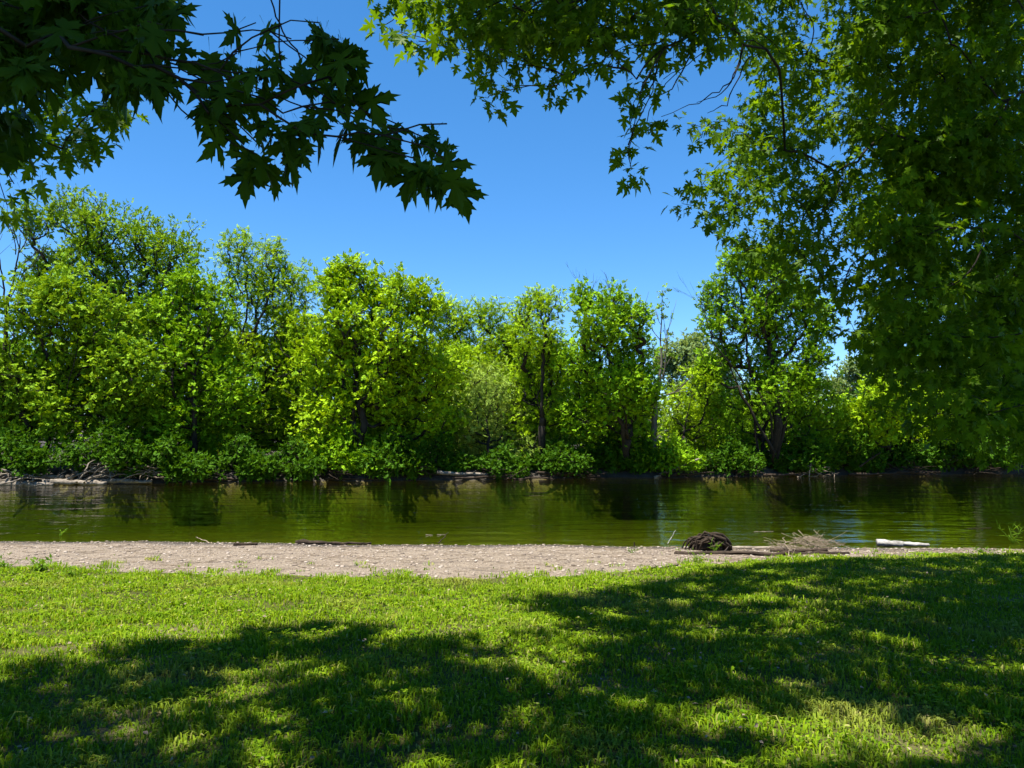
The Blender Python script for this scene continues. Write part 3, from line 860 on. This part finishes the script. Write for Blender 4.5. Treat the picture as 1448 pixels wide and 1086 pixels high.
for pl in [[(1052, 60), (1040, 110), (1000, 140), (935, 165)], [(1050, 70), (1030, 130), (985, 145)], [(1060, 80), (1025, 150), (1000, 160)], [(935, 80), (925, 120), (905, 150), (893, 190), (891, 235)], [(860, 60), (850, 95), (835, 110)], [(985, 60), (950, 130), (905, 140)]]:
    path(a, [P(x, y, 5.2) for x, y in pl], np.linspace(0.006, 0.002, len(pl)), 4, jit=0.006)
a.build('trunk', M['bark'], rm, True)
a = Acc()
for c, r, n, s in sp: sprig(a, None, c, r, n, s)
for c in over_r: sprig(a, None, c, 0.25, 58, 0.17, down=0.15, plain=True)
a.build('crown', M['maple'], rm)

# left maple
lm = empty('maple_tree', (-4.6, -1.6, 0), 'large maple on the left reaching in with a low dark branch of big jagged leaves', 'tree', 'maples on the lawn')
sk = Skeleton()
thick(sk, [(-4.6, -1.6, -0.05), (-4.5, -1.5, 2.6), (-4.2, -1.2, 6), (-3.8, -0.8, 8.5)])
BR = [P(-60, -60, 2.3), P(60, -20, 2.25), P(150, 45, 2.2), P(245, 95, 2.15), (P(330, 100, 2.1)), P(420, 112, 2.1), P(520, 172, 2.1), P(600, 192, 2.12)]
sk.limb([(-3.4, -0.4, 3.0), (-2.4, 1.0, 3.3)] + BR, n=4, jit=0.01)
sk.limb([P(200, 60, 2.2), P(255, 160, 2.15), P(310, 190, 2.1), P(360, 215, 2.1)], n=4, jit=0.01)
sk.limb([P(395, -60, 2.0), P(380, 0, 2.03), P(400, 45, 2.06), P(425, 80, 2.1)], n=4, jit=0.008)
sk.limb([(-4.2, -1.0, 6.0), (-2.6, 1.2, 7.4), (-1.5, 2.6, 7.8)])
sk.limb([(-4.4, -1.2, 4.2), (-4.2, 2.2, 5.4), (-3.6, 4.6, 5.2)])
BIG = [(230, 65, 6), (190, 125, 6), (245, 115, 4), (288, 80, 2), (335, 105, 5), (300, 150, 4), (330, 185, 6), (385, 120, 6), (345, 235, 4), (372, 240, 5), (400, 190, 7), (412, 85, 3), (452, 62, 5), (478, 85, 7), (450, 130, 7), (490, 140, 7), (440, 185, 5),
       (500, 185, 4), (535, 205, 6), (562, 220, 6), (592, 232, 5), (632, 205, 4), (590, 255, 3), (628, 255, 5), (362, 62, 2), (425, 215, 4), (350, 150, 5), (515, 215, 3)]
bigs = [(P(px, py - 30, 2.1 + rng.normal() * 0.07), 0.075, n, 0.104, (0.12, 0, 0)) for px, py, n in BIG]
DENSE = [(-60, -60), (215, -60), (245, 20), (225, 70), (185, 85), (120, 60), (50, 50), (30, 120), (10, 200), (-60, 220)]
for px, py in sample_poly(DENSE, 54):
    bigs.append((P(px, py, rng.uniform(2.1, 3.0)), 0.10, 9, 0.125, (0, 0, 0)))
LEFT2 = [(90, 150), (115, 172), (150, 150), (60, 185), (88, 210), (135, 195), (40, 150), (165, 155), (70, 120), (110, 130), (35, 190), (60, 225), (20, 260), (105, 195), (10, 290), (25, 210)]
cen = np.array([s[0] for s in bigs] + over_l)
order = np.argsort(np.linalg.norm(cen - np.array([-4.2, -1.2, 4.5]), axis=1))
for i in order: sk.reach(cen[i], np.array([-4.5, -1.5, 3.0]), bend=0.12, up=0.08)
a = Acc(); sk.mesh(a, 0.0022, 0.28, 0.36, 8)
path(a, [(-4.6, -1.6, -0.1), (-4.6, -1.6, 0.3), (-4.5, -1.5, 2.6), (-4.2, -1.2, 6), (-3.8, -0.8, 8.5)], [0.42, 0.33, 0.27, 0.2, 0.08], 14, jit=0.01)
a.build('trunk', M['bark'], lm, True)
a = Acc()
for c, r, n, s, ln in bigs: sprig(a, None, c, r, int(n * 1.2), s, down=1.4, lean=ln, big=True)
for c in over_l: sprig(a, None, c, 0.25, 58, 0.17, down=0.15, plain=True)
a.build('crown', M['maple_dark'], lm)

ym = empty('maple_tree', (-6.6, 4.4, 0), 'young maple added at the left edge to carry bright sunlit leaf sprays under the dark branch', 'tree', 'maples on the lawn')
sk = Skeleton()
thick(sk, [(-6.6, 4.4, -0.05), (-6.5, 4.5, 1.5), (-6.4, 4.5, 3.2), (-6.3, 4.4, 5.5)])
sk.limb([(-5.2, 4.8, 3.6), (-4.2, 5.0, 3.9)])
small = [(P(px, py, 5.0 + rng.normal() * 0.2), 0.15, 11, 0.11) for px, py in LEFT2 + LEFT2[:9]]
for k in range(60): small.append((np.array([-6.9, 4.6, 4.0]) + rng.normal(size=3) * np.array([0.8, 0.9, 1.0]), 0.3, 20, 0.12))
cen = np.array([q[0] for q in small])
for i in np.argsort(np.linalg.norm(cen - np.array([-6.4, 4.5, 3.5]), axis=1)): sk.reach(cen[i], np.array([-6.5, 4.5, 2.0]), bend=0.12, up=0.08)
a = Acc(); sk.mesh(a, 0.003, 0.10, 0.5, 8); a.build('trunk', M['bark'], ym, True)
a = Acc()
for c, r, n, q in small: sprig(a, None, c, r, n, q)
a.build('crown', M['maple'], ym)  # lighter leaf colour than the left maple, so the added sprays look sunlit

# ------------------------------------------------------------------ lawn grass
def blades(n_try, xf, yf_, keep, h0, h1, w):
    x = xf(n_try); y = yf_(n_try)
    k = keep(x, y); x, y = x[k], y[k]; n = len(x)
    z = zland(x, y) - 0.004
    base = np.stack([x, y, z], 1)
    th = rng.uniform(0, 2 * math.pi, n); h = rng.uniform(h0, h1, n) * (0.45 + 0.85 * clumpy(x * 1.7, y * 1.7)); lean = rng.uniform(0.25, 1.25, n)
    d = np.stack([np.cos(th), np.sin(th), np.zeros(n)], 1); s = np.stack([-np.sin(th + rng.normal(size=n) * .6), np.cos(th), np.zeros(n)], 1)
    up = np.array([0, 0, 1.0])
    ww = (w(y) * rng.uniform(0.7, 1.3, n))[:, None]; h = h[:, None]; lean = lean[:, None]
    p1 = base + up * h * 0.62 + d * h * lean * 0.28
    p2 = base + up * h * (1.0 - 0.5 * lean) + d * h * lean * 0.85
    V = np.stack([base - s * ww * 0.45, base + s * ww * 0.45, p1 + s * ww * 0.5, p1 - s * ww * 0.5, p2], 1).reshape(-1, 3)
    o = np.arange(n)[:, None] * 5
    return V, o + np.array([[0, 1, 2, 3]]), o + np.array([[3, 2, 4]])


def clumpy(x, y):
    return 0.5 + 0.25 * np.sin(x * 3.1 + 1.7 * np.sin(y * 2.3)) + 0.25 * np.sin(y * 4.3 + 1.3 * np.sin(x * 3.7))


BARE = [(-3.6, 5.9, .55, .16), (-4.0, 6.6, .6, .10), (-3.0, 6.9, .5, .10), (-4.6, 7.6, .6, .10), (-2.4, 7.9, .4, .08), (-4.4, 8.7, .7, .12), (0.3, 6.7, .28, .10), (2.8, 7.4, .22, .12), (-1.2, 8.6, .35, .08), (1.7, 9.6, .3, .1), (-3.2, 4.4, .3, .08), (2.3, 4.6, .25, .06), (4.4, 9.2, .4, .1), (-6.0, 9.2, .8, .15)]


def keep_lawn(x, y):
    e = ygr(x) + 0.22 * np.sin(x * 7.3) + 0.16 * np.sin(x * 17.1 + 1) + 0.25 * np.sin(x * 2.9) - 0.5 * rng.random(len(x)) ** 3
    edge = np.clip((e - y) / 0.5 + 0.6, 0, 1)
    for bx, by, rx, ry in BARE:
        q = ((x - bx) / rx) ** 2 + ((y - by) / ry) ** 2 + 0.5 * np.sin(x * 9 + by) * np.sin(y * 11 + bx)
        edge = edge * np.where(q < 1, 0.38, 1)
    edge = np.maximum(edge, 0.5 * ((y < e + 1.6) & (np.sin(x * 5.3 + 2 * np.sin(y * 3.1)) * np.sin(y * 6.1 + x * 1.7) > 0.86)))
    return (rng.random(len(x)) < edge * (0.55 + 0.45 * clumpy(x, y))) & (y < ysh(x) - 0.35)


ga = Acc()
for y0, y1, per in [(2.6, 5.0, 4200), (5.0, 7.5, 2900), (7.5, 10.2, 2000), (10.2, 14.2, 1500)]:
    w = 0.72 * y1 + 1.0
    n = int(per * (y1 - y0) * 2 * w)
    V, q, t = blades(n, lambda k: rng.uniform(-w, w, k), lambda k: rng.uniform(y0, y1, k), keep_lawn, 0.035, 0.085, lambda y: 0.0056 + 0.0006 * y)
    ga.add(V, q, t)
V, q, t = blades(60000, lambda k: rng.uniform(-26, 26, k), lambda k: rng.uniform(-4, 13.8, k), lambda x, y: keep_lawn(x, y) & ((np.abs(x) > 0.72 * y + 1.0) | (y < 2.6)), 0.05, 0.10, lambda y: np.full_like(y, 0.012))
ga.add(V, q, t)
n = 26000
x = rng.uniform(-9, 9, n); y = rng.uniform(2.8, 12.5, n)
cl = 0.5 + 0.5 * np.sin(x * 2.3 + 2 * np.sin(y * 1.9)) * np.sin(y * 2.9 + 1.5 * np.sin(x * 2.7))
k = (cl > 0.55) & (np.abs(x) < 0.72 * y + 1) & (y < ygr(x) - 0.15) & (rng.random(n) < 0.9); x, y = x[k], y[k]; n = len(x)
cv = np.array([(0, 0, 0), (.32, .35, .10), (.30, .80, .06), (0, 1, 0), (-.30, .80, .06), (-.32, .35, .10)]); cf = np.array([(0, 1, 2), (0, 2, 3), (0, 3, 4), (0, 4, 5)])
pos = np.stack([x, y, zland(x, y) + rng.uniform(0.012, 0.06, n)], 1)
th = rng.uniform(0, 2 * math.pi, n)
for q in range(3):
    d = np.stack([np.cos(th + q * 2.1), np.sin(th + q * 2.1), rng.uniform(-.1, .5, n)], 1)
    ga.stamp(cv, cf, pos, d, np.array([0, 0, 1.0]) + rng.normal(size=(n, 3)) * .3, rng.uniform(.016, .034, n))
n = 26000                                                        # longer stray blades
V, q, t = blades(n, lambda k: rng.uniform(-9, 9, k), lambda k: rng.uniform(2.8, 12.5, k), lambda x, y: keep_lawn(x, y) & (clumpy(x * 2.3, y * 2.1) > 0.6) & (np.abs(x) < 0.72 * y + 1), 0.08, 0.13, lambda y: 0.005 + 0.0006 * y)
ga.add(V, q, t)
tag(ga.build('grass', M['grass']), 'short green grass of the lawn, sunlit in places and shaded in others', 'grass', kind='stuff')

# ------------------------------------------------------------------ pebbles and twig litter on the beach
def ico():
    t = (1 + 5 ** .5) / 2
    v = np.array([(-1, t, 0), (1, t, 0), (-1, -t, 0), (1, -t, 0), (0, -1, t), (0, 1, t), (0, -1, -t), (0, 1, -t), (t, 0, -1), (t, 0, 1), (-t, 0, -1), (-t, 0, 1)], float)
    f = np.array([(0, 11, 5), (0, 5, 1), (0, 1, 7), (0, 7, 10), (0, 10, 11), (1, 5, 9), (5, 11, 4), (11, 10, 2), (10, 7, 6), (7, 1, 8), (3, 9, 4), (3, 4, 2), (3, 2, 6), (3, 6, 8), (3, 8, 9), (4, 9, 5), (2, 4, 11), (6, 2, 10), (8, 6, 7), (9, 8, 1)])
    return v / np.linalg.norm(v[0]), f


IV, IF = ico()
n = 14000
x = rng.uniform(-14, 14, n); tt = rng.random(n); y = ygr(x) - 0.1 + (ysh(x) + 0.35 - ygr(x)) * tt
s = 0.007 + 0.026 * rng.random(n) ** 5
pa = Acc()
pos = np.stack([x, y, zany(x, y) + s * 0.15], 1)
up = np.array([0, 0, 1.0]) + rng.normal(size=(n, 3)) * 0.15
pa.stamp(IV * np.array([1, 1.35, 0.55]), IF, pos, np.stack([rng.normal(size=n), rng.normal(size=n), np.zeros(n)], 1), up, s)
tag(pa.build('gravel', M['pebble'], smooth=True), 'small pebbles scattered over the sand strip', 'gravel', kind='stuff')

ta = Acc()
for k in range(1500):
    x = rng.uniform(-12, 12); t = rng.random()
    y = float(ygr(np.array(x)) + (ysh(np.array(x)) - ygr(np.array(x)) - 0.02) * t)
    L = rng.uniform(0.06, 0.32); th = rng.normal() * 0.7
    d = np.array([math.cos(th), math.sin(th) * 0.7, 0]); c = np.array([x, y, 0])
    pts = np.array([c - d * L / 2, c + rng.normal(size=3) * 0.02, c + d * L / 2])
    pts[:, 2] = zany(pts[:, 0], pts[:, 1]) + 0.008 + rng.random(3) * 0.008
    ta.tube(pts, np.array([1, 0.8, 0.4]) * rng.uniform(0.002, 0.006), 4)
tag(ta.build('twig_litter', M['drywood']), 'dry twigs and stalks strewn over the sand strip', 'twigs', kind='stuff')

# fallen leaves in the grass
n = 1300
fa = Acc()
x = rng.uniform(-9, 9, n); y = rng.uniform(3, 11.5, n); k = y < ygr(x) - 0.2; x, y = x[k], y[k]; n = len(x)
pos = np.stack([x, y, zland(x, y) + rng.uniform(0.02, 0.06, n)], 1)
fv = np.array([(0, 0, 0), (0.3, 0.5, 0.1), (0, 1, -0.05), (-0.3, 0.5, 0.1)]); ff = np.array([(0, 1, 2), (0, 2, 3)])
fa.stamp(fv, ff, pos, np.stack([rng.normal(size=n), rng.normal(size=n), rng.normal(size=n) * .3], 1), np.array([0, 0, 1.0]) + rng.normal(size=(n, 3)) * .4, rng.uniform(0.02, 0.045, n))
tag(fa.build('leaf_litter', M['drywood']), 'small dry leaves lying in the grass', 'leaves', kind='stuff')


# ------------------------------------------------------------------ driftwood
def on_ground(px, py, lift=0.0):
    """Where the sight line meets the land or the water."""
    d = P(px, py, 1.0) - np.array([0, 0, CAM_Z])
    for y in np.arange(3, 60, 0.02):
        g = d * y + np.array([0, 0, CAM_Z])
        z = max(float(zany(np.array(g[0]), np.array(g[1]))), WATER)
        if g[2] <= z: return np.array([g[0], g[1], z + lift])
    return g


def log(name, label, cat, a, b_, r0, r1, mat, stubs=2, group=None, sag=0.0, n=9, flat=1.0, lump=0.10):
    a = np.asarray(a, float); b_ = np.asarray(b_, float)
    t = np.linspace(0, 1, 12)[:, None]; L = np.linalg.norm(b_ - a)
    q = a + (b_ - a) * t + np.array([0, 0, sag]) * (t * (1 - t)) * 4
    q[1:-1] += rng.normal(size=(10, 3)) * 0.012 * L * np.array([1, 1, 0.5])
    ac = Acc(); ac.tube(q, np.linspace(r0, r1, 12) * (1 + lump * rng.normal(size=12)), n, rough=0.13)
    for k in range(stubs):
        i = rng.integers(2, 10); d = rng.normal(size=3) + (b_ - a) / L * 0.8; d[2] = abs(d[2]) * 0.3
        d /= np.linalg.norm(d); l = L * rng.uniform(0.08, 0.2)
        ac.tube(np.array([q[i], q[i] + d * l * 0.5, q[i] + d * l + rng.normal(size=3) * 0.05 * l]), np.array([0.38, 0.28, 0.12]) * r0, 5)
    o = ac.build(name, M[mat], smooth=True)
    me = o.data; c = (a + b_) / 2
    co = np.empty(len(me.vertices) * 3, np.float32); me.vertices.foreach_get('co', co)
    co = co.reshape(-1, 3) - c.astype(np.float32); co[:, 2] *= flat
    me.vertices.foreach_set('co', co.ravel()); o.location = c
    return tag(o, label, cat, group)


def heap(name, label, cat, c, rx, ry, h, n, r, mat, group=None, arch=1.0, lmin=0.5):
    ac = Acc()
    for k in range(n):
        th = rng.normal() * 0.9; L = rng.uniform(lmin, 1.0) * rx * 1.3
        p = c + np.array([rng.normal() * rx * 0.42, rng.normal() * ry * 0.42, 0])
        d = np.array([math.cos(th), math.sin(th) * 0.6, rng.normal() * 0.28])
        hh = h * rng.random() * math.exp(-((p[0] - c[0]) / rx) ** 2)
        t = np.linspace(-0.5, 0.5, 6)[:, None]
        q = p + d * L * t + np.array([0, 0, 1.0]) * (hh + arch * h * 0.5 * (0.25 - t * t)) + rng.normal(size=(6, 3)) * 0.02 * L
        gz = np.maximum(zany(q[:, 0], q[:, 1]), WATER)
        q[:, 2] = np.maximum(q[:, 2], gz + 0.005)
        ac.tube(q, np.linspace(1, 0.4, 6) * r * rng.uniform(0.5, 1.3), 5)
    o = ac.build(name, M[mat], smooth=True)
    me = o.data
    co = np.empty(len(me.vertices) * 3, np.float32); me.vertices.foreach_get('co', co)
    me.vertices.foreach_set('co', (co.reshape(-1, 3) - c.astype(np.float32)).ravel()); o.location = c
    return tag(o, label, cat, group)


G1 = 'bleached driftwood on the far left bank'
def fl(px, py, dy=0.0, z=0.0):
    x = (px - 724) / F * 34; y = float(yfb(np.array(x))) - 0.15 + dy
    p = P(px, py, y); return np.array([p[0], y, max(p[2], WATER - 0.02) + z])
log('driftwood_log', 'long grey log lying along the waterline at the far left edge', 'log', fl(-30, 684), fl(75, 686, -0.3), .16, .12, 'drift', 3, G1)
log('driftwood_log', 'grey log on top of the stack at the far left edge', 'log', fl(-20, 672, .4), fl(90, 674, .2), .13, .08, 'drift', 3, G1)
log('driftwood_log', 'pale log ending below the tangled branches on the left', 'log', fl(60, 681, -.1), fl(150, 684, -.3), .13, .09, 'drift', 2, G1)
log('driftwood_log', 'pale thick log at the right end of the left driftwood', 'log', fl(120, 680, .2), fl(215, 681, 0), .15, .07, 'drift', 3, G1)
log('driftwood_log', 'slim log slanting up from the left driftwood', 'log', fl(85, 682), fl(150, 655, .5), .06, .03, 'drift', 2, G1)
heap('brush_pile', 'tangled bleached branches heaped at the left of the far bank', 'driftwood', fl(140, 680, .2), 1.2, .5, .75, 46, .035, 'drift', G1)
heap('brush_pile', 'low tangle of grey branches at the far left corner of the bank', 'driftwood', fl(20, 682, .2), 1.5, .5, .35, 30, .035, 'drift', G1)
heap('brush_pile', 'brownish tangle right of the bleached branches on the left', 'driftwood', fl(200, 678, .2), .9, .4, .6, 30, .025, 'drywood', G1)
G2 = 'driftwood along the far waterline'
for a_, b2, r, m, lab in [((290, 678), (400, 677), .07, 'driftdark', 'dark log on the far waterline under the feathery tree'),
                          ((460, 676), (545, 678), .07, 'driftdark', 'dark log on the far waterline under the pointed tree'),
                          ((618, 668), (725, 673), .09, 'drift', 'grey log beside the pale willow thicket on the far waterline'),
                          ((640, 676), (790, 676), .06, 'driftdark', 'long thin grey log under the slender tree on the far waterline'),
                          ((760, 668), (850, 674), .09, 'driftdark', 'brown log between the slender and the twin-topped trees'),
                          ((925, 675), (992, 648), .075, 'drift', 'pale branch leaning out of the water right of the grey snag'),
                          ((935, 672), (1010, 668), .06, 'driftdark', 'short grey log behind the pale leaning branch'),
                          ((1080, 672), (1180, 670), .07, 'driftdark', 'brown log below the multi-stemmed tree'),
                          ((1200, 671), (1330, 668), .08, 'driftdark', 'dark log in the shaded water edge at the far right'),
                          ((1215, 660), (1245, 640), .05, 'driftdark', 'dark stick standing up from the far right bank'),
                          ((1144, 674), (1147, 655), .035, 'drywood', 'thin upright stake in the water below the multi-stemmed tree')]:
    p, q = fl(*a_), fl(*b2)
    log('driftwood_log', lab, 'log', p, q, r, r * .6, m, 3 if r > .04 else 0, G2)
for px, w, hh, m, lab in [(275, .9, .4, 'driftdark', 'dark root tangle at the water below the forked-trunk tree'), (480, 1.0, .35, 'driftdark', 'dark root tangle below the pointed tree'), (600, 1.2, .5, 'driftdark', 'arching bare branches at the water left of the willow thicket'),
                          (700, 1.3, .4, 'driftdark', 'grey branch tangle at the water below the willow thicket'), (820, 1.6, .4, 'driftdark', 'brown branch tangle below the twin-topped tree'), (960, 1.2, .45, 'driftdark', 'branch tangle behind the pale leaning branch'),
                          (1060, 1.4, .5, 'driftdark', 'brown root tangle left of the upright stake'), (1160, 1.2, .4, 'drywood', 'dry branch tangle around the upright stake'), (1290, 1.8, .45, 'driftdark', 'shaded branch tangle near the two grey trunks'), (1400, 1.6, .4, 'driftdark', 'shaded roots at the right end of the far bank'), (385, 1.2, .35, 'driftdark', 'dark twigs at the water below the feathery tree')]:
    heap('root_tangle', lab, 'driftwood', fl(px, 675, .1), w * .8, .5, hh, 22, .022, m, G2)

# near shore
G3 = 'driftwood on the near shore'
c = on_ground(1003, 778)
clump = empty('driftwood_stump', c, 'dark rounded driftwood stump lying on the sand by the water', 'stump', G3)
ac = Acc()
for k in range(34):
    a0 = rng.uniform(0, math.pi); w = 0.37 * rng.uniform(0.4, 1.0); hh = 0.28 * rng.uniform(0.35, 1.15); yy = rng.normal() * 0.12
    t = np.linspace(-0.15, math.pi + 0.15, 9)
    sh = rng.normal() * 0.05
    q = np.stack([c[0] + sh + w * np.cos(t), c[1] + yy + 0.1 * np.sin(t * 2 + a0), c[2] + hh * np.sin(t)], 1) + rng.normal(size=(9, 3)) * 0.022
    ac.tube(q, np.linspace(rng.uniform(0.02, 0.045), 0.012, 9), 6, rough=0.12)
ac.stamp(IV * np.array([0.34, 0.2, 0.22]), IF, c[None] + [0, 0, .05], np.array([[0, 1.0, 0]]), np.array([[0, 0, 1.0]]), np.ones(1))
ac.build('roots', M['driftdark'], clump, True)
ac = Acc()
ac.tube(np.array([c + [.04, -.1, .1], c + [.02, -.16, .22], c + [-.05, -.1, .33]]), [.045, .04, .02], 7)
ac.tube(np.array([c + [.12, -.12, .05], c + [.14, -.15, .2], c + [.1, -.1, .3]]), [.03, .03, .015], 7)
ac.build('broken_branch', M['drift'], clump, True)

c = on_ground(1150, 777)
heap('brush_pile', 'airy heap of dry pale twigs on the water edge left of the white log', 'driftwood', c, .60, .28, .22, 120, .0050, 'drywood', G3, arch=0.25, lmin=0.12)
c2 = on_ground(1105, 778)
heap('brush_pile', 'thin dry twigs straggling between the stump and the twig heap', 'driftwood', c2, .38, .2, .09, 40, .005, 'drywood', G3, lmin=0.3)
log('driftwood_log', 'bleached white log lying at the water edge on the right', 'log', on_ground(1240, 771, .05), on_ground(1314, 773, .03), .125, .04, 'palelog', 2, G3, flat=0.6, n=8, lump=0.04)
log('driftwood_log', 'long dark half-buried log in front of the stump and twig heap', 'log', on_ground(955, 784, .01), on_ground(1200, 784, .01), .06, .05, 'driftdark', 2, G3, flat=.7)
log('driftwood_log', 'flat dark brown log among twigs right of the stump', 'log', on_ground(1090, 781, .02), on_ground(1170, 780, .03), .045, .03, 'driftdark', 1, G3, flat=.8)
log('driftwood_log', 'grey flat log between stump and dark half-buried log', 'log', on_ground(1030, 776, .02), on_ground(1110, 777, .02), .05, .04, 'drift', 1, G3, flat=.7)
log('driftwood_log', 'low dark log at the water edge left of the centre', 'log', on_ground(418, 769, .015), on_ground(525, 769, .015), .045, .02, 'driftdark', 3, G3)
log('driftwood_log', 'short dark chunk of wood on the sand at the left', 'log', on_ground(330, 772, .02), on_ground(364, 771, .02), .035, .03, 'driftdark', 0, G3)
log('stick', 'pale stick poking up at the water edge at the left', 'stick', on_ground(300, 769, .0), on_ground(277, 763, .05), .012, .006, 'drywood', 0, 'sticks along the near shore')
log('stick', 'white forked twig standing left of the dark stump', 'stick', on_ground(944, 769), on_ground(944, 769) + np.array([.17, 0.05, .26]), .010, .005, 'palelog', 2, 'sticks along the near shore')
log('stick', 'short stub of stick upright in the sand left of the white twig', 'stick', on_ground(897, 774), on_ground(897, 774) + np.array([.0, 0, .10]), .014, .012, 'driftdark', 0, 'sticks along the near shore')
log('stick', 'brown thin stick in the water near the centre with a bent tip', 'stick', on_ground(620, 768), on_ground(634, 758, .08), .010, .005, 'driftdark', 2, 'sticks along the near shore')
log('stick', 'left of two small pale wood bits floating near the centre', 'stick', on_ground(602, 757, .01), on_ground(612, 757, .0), .009, .006, 'drift', 0, 'wood bits floating near the centre')
log('stick', 'right of two small pale wood bits floating near the centre', 'stick', on_ground(618, 757, .01), on_ground(629, 756, .0), .009, .006, 'drift', 0, 'wood bits floating near the centre')
log('stick', 'thin stick lying on the water near the right weeds', 'stick', on_ground(1368, 748, .01), on_ground(1402, 747, .01), .008, .005, 'driftdark', 1, 'sticks along the near shore')
log('stick', 'pale splinter in the water left of the twig heap', 'stick', on_ground(1066, 753, .01), on_ground(1094, 752, .01), .008, .005, 'drift', 1, 'sticks along the near shore')
log('stick', 'dark stick lying on the grass edge left of the tall weed', 'stick', on_ground(915, 808, .03), on_ground(972, 800, .03), .012, .008, 'driftdark', 2, 'sticks along the near shore')
log('stick', 'thin branch bent over the sand in front of the twig heap', 'stick', on_ground(1120, 798, .01), on_ground(1110, 775, .2), .008, .005, 'drywood', 1, 'sticks along the near shore')


def weed(label, px, py, n, h, spread, leaf='weed', broad=True, group='weeds along the near shore'):
    c = on_ground(px, py)
    st = lf = Acc()
    for k in range(n):
        d = np.array([rng.normal() * spread, rng.normal() * spread, 1.0]); L = h * rng.uniform(.55, 1.1)
        b0 = c + np.array([rng.normal() * .012, rng.normal() * .012, -0.01])
        t = np.linspace(0, 1, 6)[:, None]
        q = b0 + d * L * t + np.array([d[0], d[1], -0.6]) * L * .35 * t * t
        st.tube(q, np.linspace(.004, .0015, 6), 4)
        m = 6 if broad else 3
        pos = q[rng.integers(1, 6, m)]; dd = rng.normal(size=(m, 3)) * .8 + d * .6
        tv = np.array([(0, 0, 0), (.22, .4, .06), (0, 1, -.1), (-.22, .4, .06)]) * ((1, 1, 1) if broad else (.3, 1.5, 1))
        lf.stamp(tv, np.array([(0, 1, 2), (0, 2, 3)]), pos, dd, np.array([0, 0, 1.0]) + rng.normal(size=(m, 3)) * .4, rng.uniform(.4, 1, m) * h * .38)
    o = st.build('weed_plant', M[leaf])
    co = np.empty(len(o.data.vertices) * 3, np.float32); o.data.vertices.foreach_get('co', co)
    o.data.vertices.foreach_set('co', (co.reshape(-1, 3) - c.astype(np.float32)).ravel()); o.location = c
    tag(o, label, 'weed', group)


weed('broadleaf weed tuft at the left lawn edge', 60, 808, 12, .22, .45)
weed('lower weed tuft just right of the left edge of the lawn', 100, 815, 12, .15, .6)
weed('weed tuft at the very left end of the sand', 8, 806, 12, .18, .5)
weed('tall thin weed at the grass tip in front of the stump', 985, 797, 9, .25, .35, broad=False)
weed('small green weed on the sand left of the stump', 893, 782, 6, .14, .5)
weed('green blades growing against the front of the stump', 1010, 782, 7, .24, .25, broad=False)
weed('dark leafy weed on the shaded right shoreline', 1392, 784, 12, .17, .6, leaf='maple')
weed('slender weed leaning over the water at the right edge', 1432, 768, 9, .42, .4, broad=False)
weed('sparse yellowish weed standing in the water at the left', 84, 758, 6, .15, .6)
weed('little green sprout on the open sand at the left', 222, 790, 5, .10, .5)
weed('little green sprout on the open sand near the centre', 505, 800, 5, .09, .5)

# ------------------------------------------------------------------ light, sky, camera
w = bpy.data.worlds.new('World'); bpy.context.scene.world = w; w.use_nodes = True
nt = w.node_tree; nt.nodes.clear()
sky = nt.nodes.new('ShaderNodeTexSky'); sky.sky_type = 'NISHITA'; sky.sun_disc = False
sky.sun_elevation = SUN_EL; sky.sun_rotation = math.pi + SUN_AZ
sky.altitude = 900; sky.air_density = 0.65; sky.dust_density = 0.05; sky.ozone_density = 3.0
gm = nt.nodes.new('ShaderNodeGamma'); gm.inputs[1].default_value = 0.78
hs = nt.nodes.new('ShaderNodeHueSaturation'); hs.inputs['Saturation'].default_value = 1.42
bg = nt.nodes.new('ShaderNodeBackground'); bg.inputs[1].default_value = 0.128
wo = nt.nodes.new('ShaderNodeOutputWorld')
nt.links.new(sky.outputs[0], gm.inputs[0]); nt.links.new(gm.outputs[0], hs.inputs['Color']); nt.links.new(hs.outputs[0], bg.inputs[0]); nt.links.new(bg.outputs[0], wo.inputs[0])

sl = bpy.data.lights.new('sun', 'SUN'); sl.energy = 5.0; sl.angle = R(0.53); sl.color = (1.0, 0.95, 0.85)
so = bpy.data.objects.new('sun', sl); C.objects.link(so); so.location = (-10, -15, 30)
so.rotation_euler = Vector(-SUN).to_track_quat('-Z', 'Y').to_euler()

cam = bpy.data.cameras.new('camera'); cam.sensor_width = 36; cam.lens = 36 * F / 1448; cam.clip_end = 2000; cam.clip_start = 0.05
co = bpy.data.objects.new('camera', cam); C.objects.link(co)
co.location = (0, 0, CAM_Z); co.rotation_euler = (math.pi / 2 + TILT, 0, 0)
sc = bpy.context.scene; sc.camera = co
sc.view_settings.view_transform = 'Standard'; sc.view_settings.look = 'None'; sc.view_settings.gamma = 1
sc.view_settings.exposure = 1.55
sc.render.engine = 'CYCLES'
sc.cycles.max_bounces = 8; sc.cycles.diffuse_bounces = 2; sc.cycles.transmission_bounces = 4; sc.cycles.transparent_max_bounces = 16; sc.cycles.caustics_reflective = False; sc.cycles.caustics_refractive = False
sc.cycles.use_denoising = True
